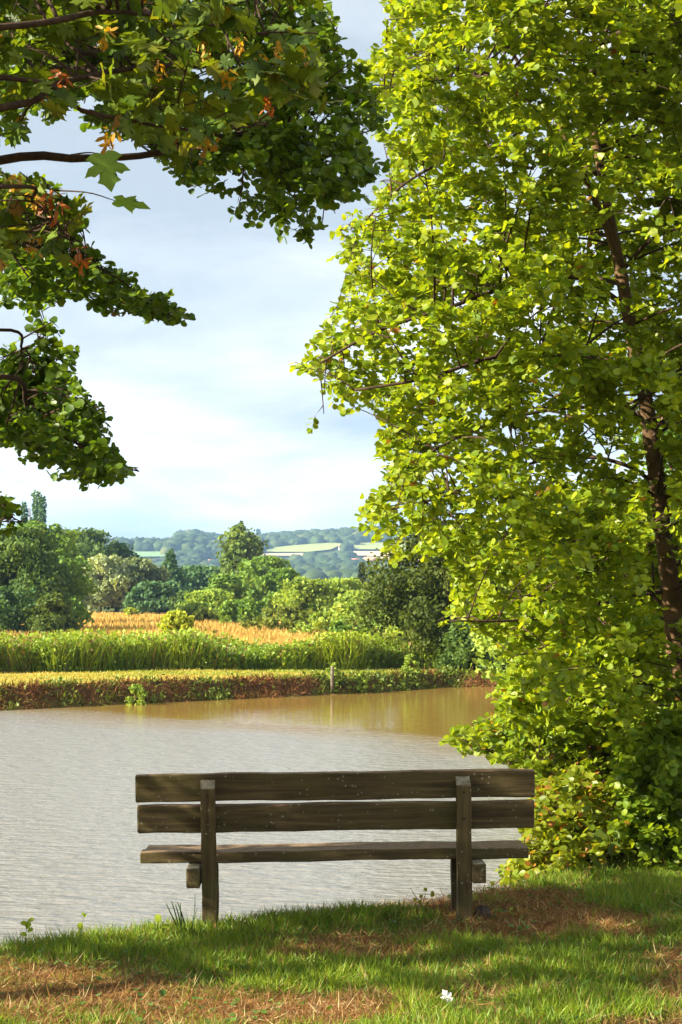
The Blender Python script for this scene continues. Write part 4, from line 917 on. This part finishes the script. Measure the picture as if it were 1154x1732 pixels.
# ------------------------------------------------------------------ near grass
def edge_ok(x, y):
    pt = np.stack([x, y], -1); return seg_dist(pt, POND), in_poly(pt, POND)
def near_pts(n, x0=-2.7, x1=3.0, y0=6.6, y1=12.6):
    x = rng.uniform(x0, x1, n); y = rng.uniform(y0, y1, n); d, ins = edge_ok(x, y)
    ok = ~ins & (np.abs(x) < 0.215 * y + 0.5); return x[ok], y[ok], d[ok]
x, y, d = near_pts(230000)
dry = DRYMASK(x, y); clump = fbm(x * 3.1, y * 3.1, 61, 3)
keep = rng.random(len(x)) < (0.16 + 0.84 * (1 - dry)) * (0.35 + 1.1 * sstep(0.35, 0.6, clump))
x, y, d, dry, clump = x[keep], y[keep], d[keep], dry[keep], clump[keep]; n = len(x)
edge = 1 - sstep(0.5, 1.5, d)
hh = (0.036 + 0.075 * clump + 0.045 * edge * rng.random(n)) * rng.uniform(0.5, 1.25, n) * (1 - 0.4 * dry)
t_ = np.clip(rng.random(n) * 0.8 + 0.5 * (clump - 0.5), 0, 1)[:, None]
col = np.array([0.065, 0.16, 0.010]) * (1 - t_) + np.array([0.26, 0.33, 0.02]) * t_
br = rng.random(n) < 0.07 + 0.28 * dry; col[br] = np.array([0.30, 0.19, 0.07]) * rng.uniform(0.6, 1.3, (br.sum(), 1))
print('grass blades', n)
blades('grass', 'short green grass on the near bank around the bench', np.stack([x, y, H(x, y) - 0.004], -1), hh, rng.uniform(0.0032, 0.0062, n), col, M_GRASS, 0.6)
# matted straw and dead grass
x, y, d = near_pts(120000, y1=11.6); dry = DRYMASK(x, y); keep = (rng.random(len(x)) < 0.10 + 0.9 * dry) & (d > 0.3); x, y, dry = x[keep], y[keep], dry[keep]; n = len(x)
A = nrm(rng.normal(size=(n, 3)) * (1, 1, 0.28) + (0, 0, 0.16))
col = leaf_colours(n, (0.11, 0.052, 0.02), (0.31, 0.175, 0.068), (0.46, 0.36, 0.18), 0.12, 0.3)
V, Lp, Ct = stamp(BLADE_T, BLADE_F, np.stack([x, y, H(x, y) + rng.uniform(0.0, 0.018, n)], -1), A, nrm(unit(n) * 0.6 + (0, 0, 1)), np.column_stack([rng.uniform(0.002, 0.0045, n), rng.uniform(0.03, 0.11, n), rng.uniform(0.02, 0.05, n)]))
tag(obj_np('dead_grass', V, Lp, Ct, M_DRY, None, np.repeat(col, 5, 0)), 'matted brown dead grass on the near bank', kind='stuff')
# broad-leaved ground plants (clover, plantain)
x, y, d = near_pts(5000, y1=11.5); keep = (fbm(x * 2.2, y * 2.2, 88, 3) > 0.55) & (d > 0.8); x, y = x[keep], y[keep]; n = len(x)
V, Lp, Ct = stamp(ALDER_T, ALDER_F, np.stack([x, y, H(x, y) + rng.uniform(0.008, 0.035, n)], -1), unit(n) * (1, 1, 0.2) + (0, 0, 0.1), nrm(unit(n) * 0.5 + (0, 0, 1)), rng.uniform(0.014, 0.04, n))
tag(obj_np('clover', V, Lp, Ct, M_GRASS, None, np.repeat(leaf_colours(n, (0.05, 0.12, 0.015), (0.11, 0.2, 0.03)), 8, 0)), 'small round-leaved ground plants in the grass', kind='stuff')

# single plants, clod and scrap
def gpt(px, py):
    d = np.linspace(6.5, 12.5, 900); q = P(np.full_like(d, px), np.full_like(d, py), d); hz = H(q[:, 0], q[:, 1]); k = np.argmax(q[:, 2] < hz); return q[k] if (q[:, 2] < hz).any() else q[-1]
def stalks(name, label, pos, tips, r, colr, leaves=(), cat='plant'):
    root = thing(name, pos, label, cat)
    for tpx in tips:
        a = pos + rng.normal(size=3) * (0.012, 0.012, 0) + (0, 0, -0.02); path = limb_path(a, tpx, 0.02, 6)
        V, Lp, Ct = tubes([(path, np.linspace(r, r * 0.5, 6))], 5); obj_np('stalk', V, Lp, Ct, M_GRASS, root, np.tile(np.array(colr), (len(V), 1)))
    for (lp_, ax, nn, s, cl) in leaves:
        V, Lp, Ct = stamp(ALDER_T, ALDER_F, np.array([lp_]), np.array([ax], float), np.array([nn], float), np.array([s])); obj_np('leaf', V, Lp, Ct, M_LEAF, root, np.tile(np.array(cl), (8, 1)))
    return root
ed = 9.85
stalks('reed_tuft', 'tuft of cut dark green reed stalks left of the left bench post', P(306, 1572, ed), [P(x_, y_, ed + rng.normal() * 0.03) for x_, y_ in ((281, 1528), (290, 1524), (297, 1530), (300, 1526), (305, 1528))], 0.0055, (0.045, 0.085, 0.018))
stalks('grass_tuft', 'tall thin grass stem beside the left bench post', P(323, 1570, ed), [P(330, 1512, ed), P(334, 1535, ed), P(316, 1548, ed)], 0.003, (0.05, 0.10, 0.02))
YL = (0.26, 0.34, 0.02)
stalks('seedling', 'seedling with one glowing round leaf left of the reeds', P(262, 1575, 9.75), [P(268, 1558, 9.75)], 0.003, (0.12, 0.2, 0.02), [(P(268, 1564, 9.75), (0.05, 0, 1), (-0.7, -1, 0.2), 0.058, YL), (P(262, 1568, 9.75), (-1, 0, 0.4), (0, -0.7, 1), 0.035, YL), (P(275, 1568, 9.75), (1, 0, 0.1), (0, -0.7, 1), 0.04, YL)])
stalks('seedling', 'pale seedling with a round leaf and a thin stem at left', P(140, 1580, 9.6), [P(143, 1545, 9.6), P(136, 1570, 9.6)], 0.0025, (0.12, 0.2, 0.02), [(P(139, 1574, 9.6), (-0.3, 0, 1), (-0.6, -1, 0.2), 0.045, YL), (P(143, 1552, 9.6), (0.4, 0, 1), (-0.4, -1, 0.2), 0.022, YL), (P(143, 1549, 9.6), (-0.7, 0, 1), (-0.4, -1, 0.2), 0.02, YL)])
stalks('seedling', 'leafy seedling at the left edge of the bank', P(45, 1590, 9.5), [P(46, 1556, 9.5)], 0.003, (0.12, 0.2, 0.02), [(P(46, 1560 + k * 6, 9.5), (math.cos(k * 2.4), 0.2, 0.45), (0, -0.5, 1), 0.04, YL) for k in range(5)])
stalks('seedling', 'sprig with small yellow leaves behind the grass left of the right post', P(712, 1530, 10.4), [P(694, 1502, 10.4), P(735, 1514, 10.4), P(720, 1512, 10.4)], 0.0025, (0.1, 0.1, 0.03), [(P(x_, y_, 10.4), (rng.normal(), 0, rng.normal()), (0, -1, .5), 0.026, (0.26, 0.26, 0.02)) for x_, y_ in ((700, 1518), (708, 1522), (716, 1514), (722, 1508), (728, 1516), (735, 1513))])
stalks('reed_plant', 'single tall reed stem in front of the bushes at right', P(1030, 1505, 11.5), [P(1028, 1385, 11.5)], 0.004, (0.16, 0.22, 0.03), [(P(1028, 1400 + 22 * k, 11.5), (math.copysign(1, (-1) ** k), 0, 0.7), (0, -1, .4), 0.10, (0.15, 0.22, 0.03)) for k in range(4)])
# clod of earth by the right post
cp = gpt(816, 1556); bm = bmesh.new(); bmesh.ops.create_icosphere(bm, subdivisions=3, radius=1.0)
for v in bm.verts:
    nv = 1 + 0.55 * (float(fbm(np.array([v.co.x * 1.7 + v.co.z * 1.1 + 5]), np.array([v.co.y * 1.7 - v.co.z * 0.8]), 77, 4)[0]) - 0.5) + 0.04 * rng.normal()
    v.co = Vector((v.co.x * 0.047, v.co.y * 0.045, v.co.z * 0.05)) * nv
me = bpy.data.meshes.new('earth_clod'); bm.to_mesh(me); bm.free(); me.materials.append(flat_mat('dark_earth', (0.022, 0.014, 0.008), (0.07, 0.045, 0.025), 30))
clod = obj('earth_clod', me); clod.location = (cp[0], cp[1], cp[2] + 0.03); tag(clod, 'dark clod of earth at the foot of the right bench post', 'clod')
cp = gpt(758, 1702)
V, Lp, Ct = stamp(MAPLE_T, MAPLE_F, np.array([[0, 0, 0.0]]), np.array([[-0.3, 0.25, 0.55]]), np.array([[0.2, -1, 0.6]]), np.array([[0.045, 0.058, 0.07]]))
V2, Lp2, Ct2 = V + np.array([0.0, 0.0012, 0.0004]), Lp, Ct
me = mesh_np('dead_leaf', np.vstack([V, V2]), np.concatenate([Lp, Lp2 + len(V)]), np.concatenate([Ct, Ct2]), flat_mat('bleached_leaf', (0.55, 0.55, 0.52), (0.8, 0.8, 0.77), 40))
sc_ = obj('dead_leaf', me); sc_.location = cp + np.array([0.005, 0, 0.022]); tag(sc_, 'small bleached white leaf lying in the foreground grass', 'leaf')

# ------------------------------------------------------------------ haze
mh, t, n_, o = mat('valley_haze')
pv = n_('ShaderNodeVolumePrincipled', {'Color': (0.36, 0.62, 1.0, 1), 'Density': 0.00016, 'Anisotropy': 0.0}); t.links.new(pv.outputs[0], o.inputs['Volume'])
V, Lp, Ct = box((0, 2100, 100), (6600, 5600, 230)); V[:, 2] = np.where(V[:, 2] < 100, -8.0, 215.0)
hz_ = obj_np('haze', V, Lp, Ct, mh); tag(hz_, 'pale blue haze over the valley', kind='stuff')
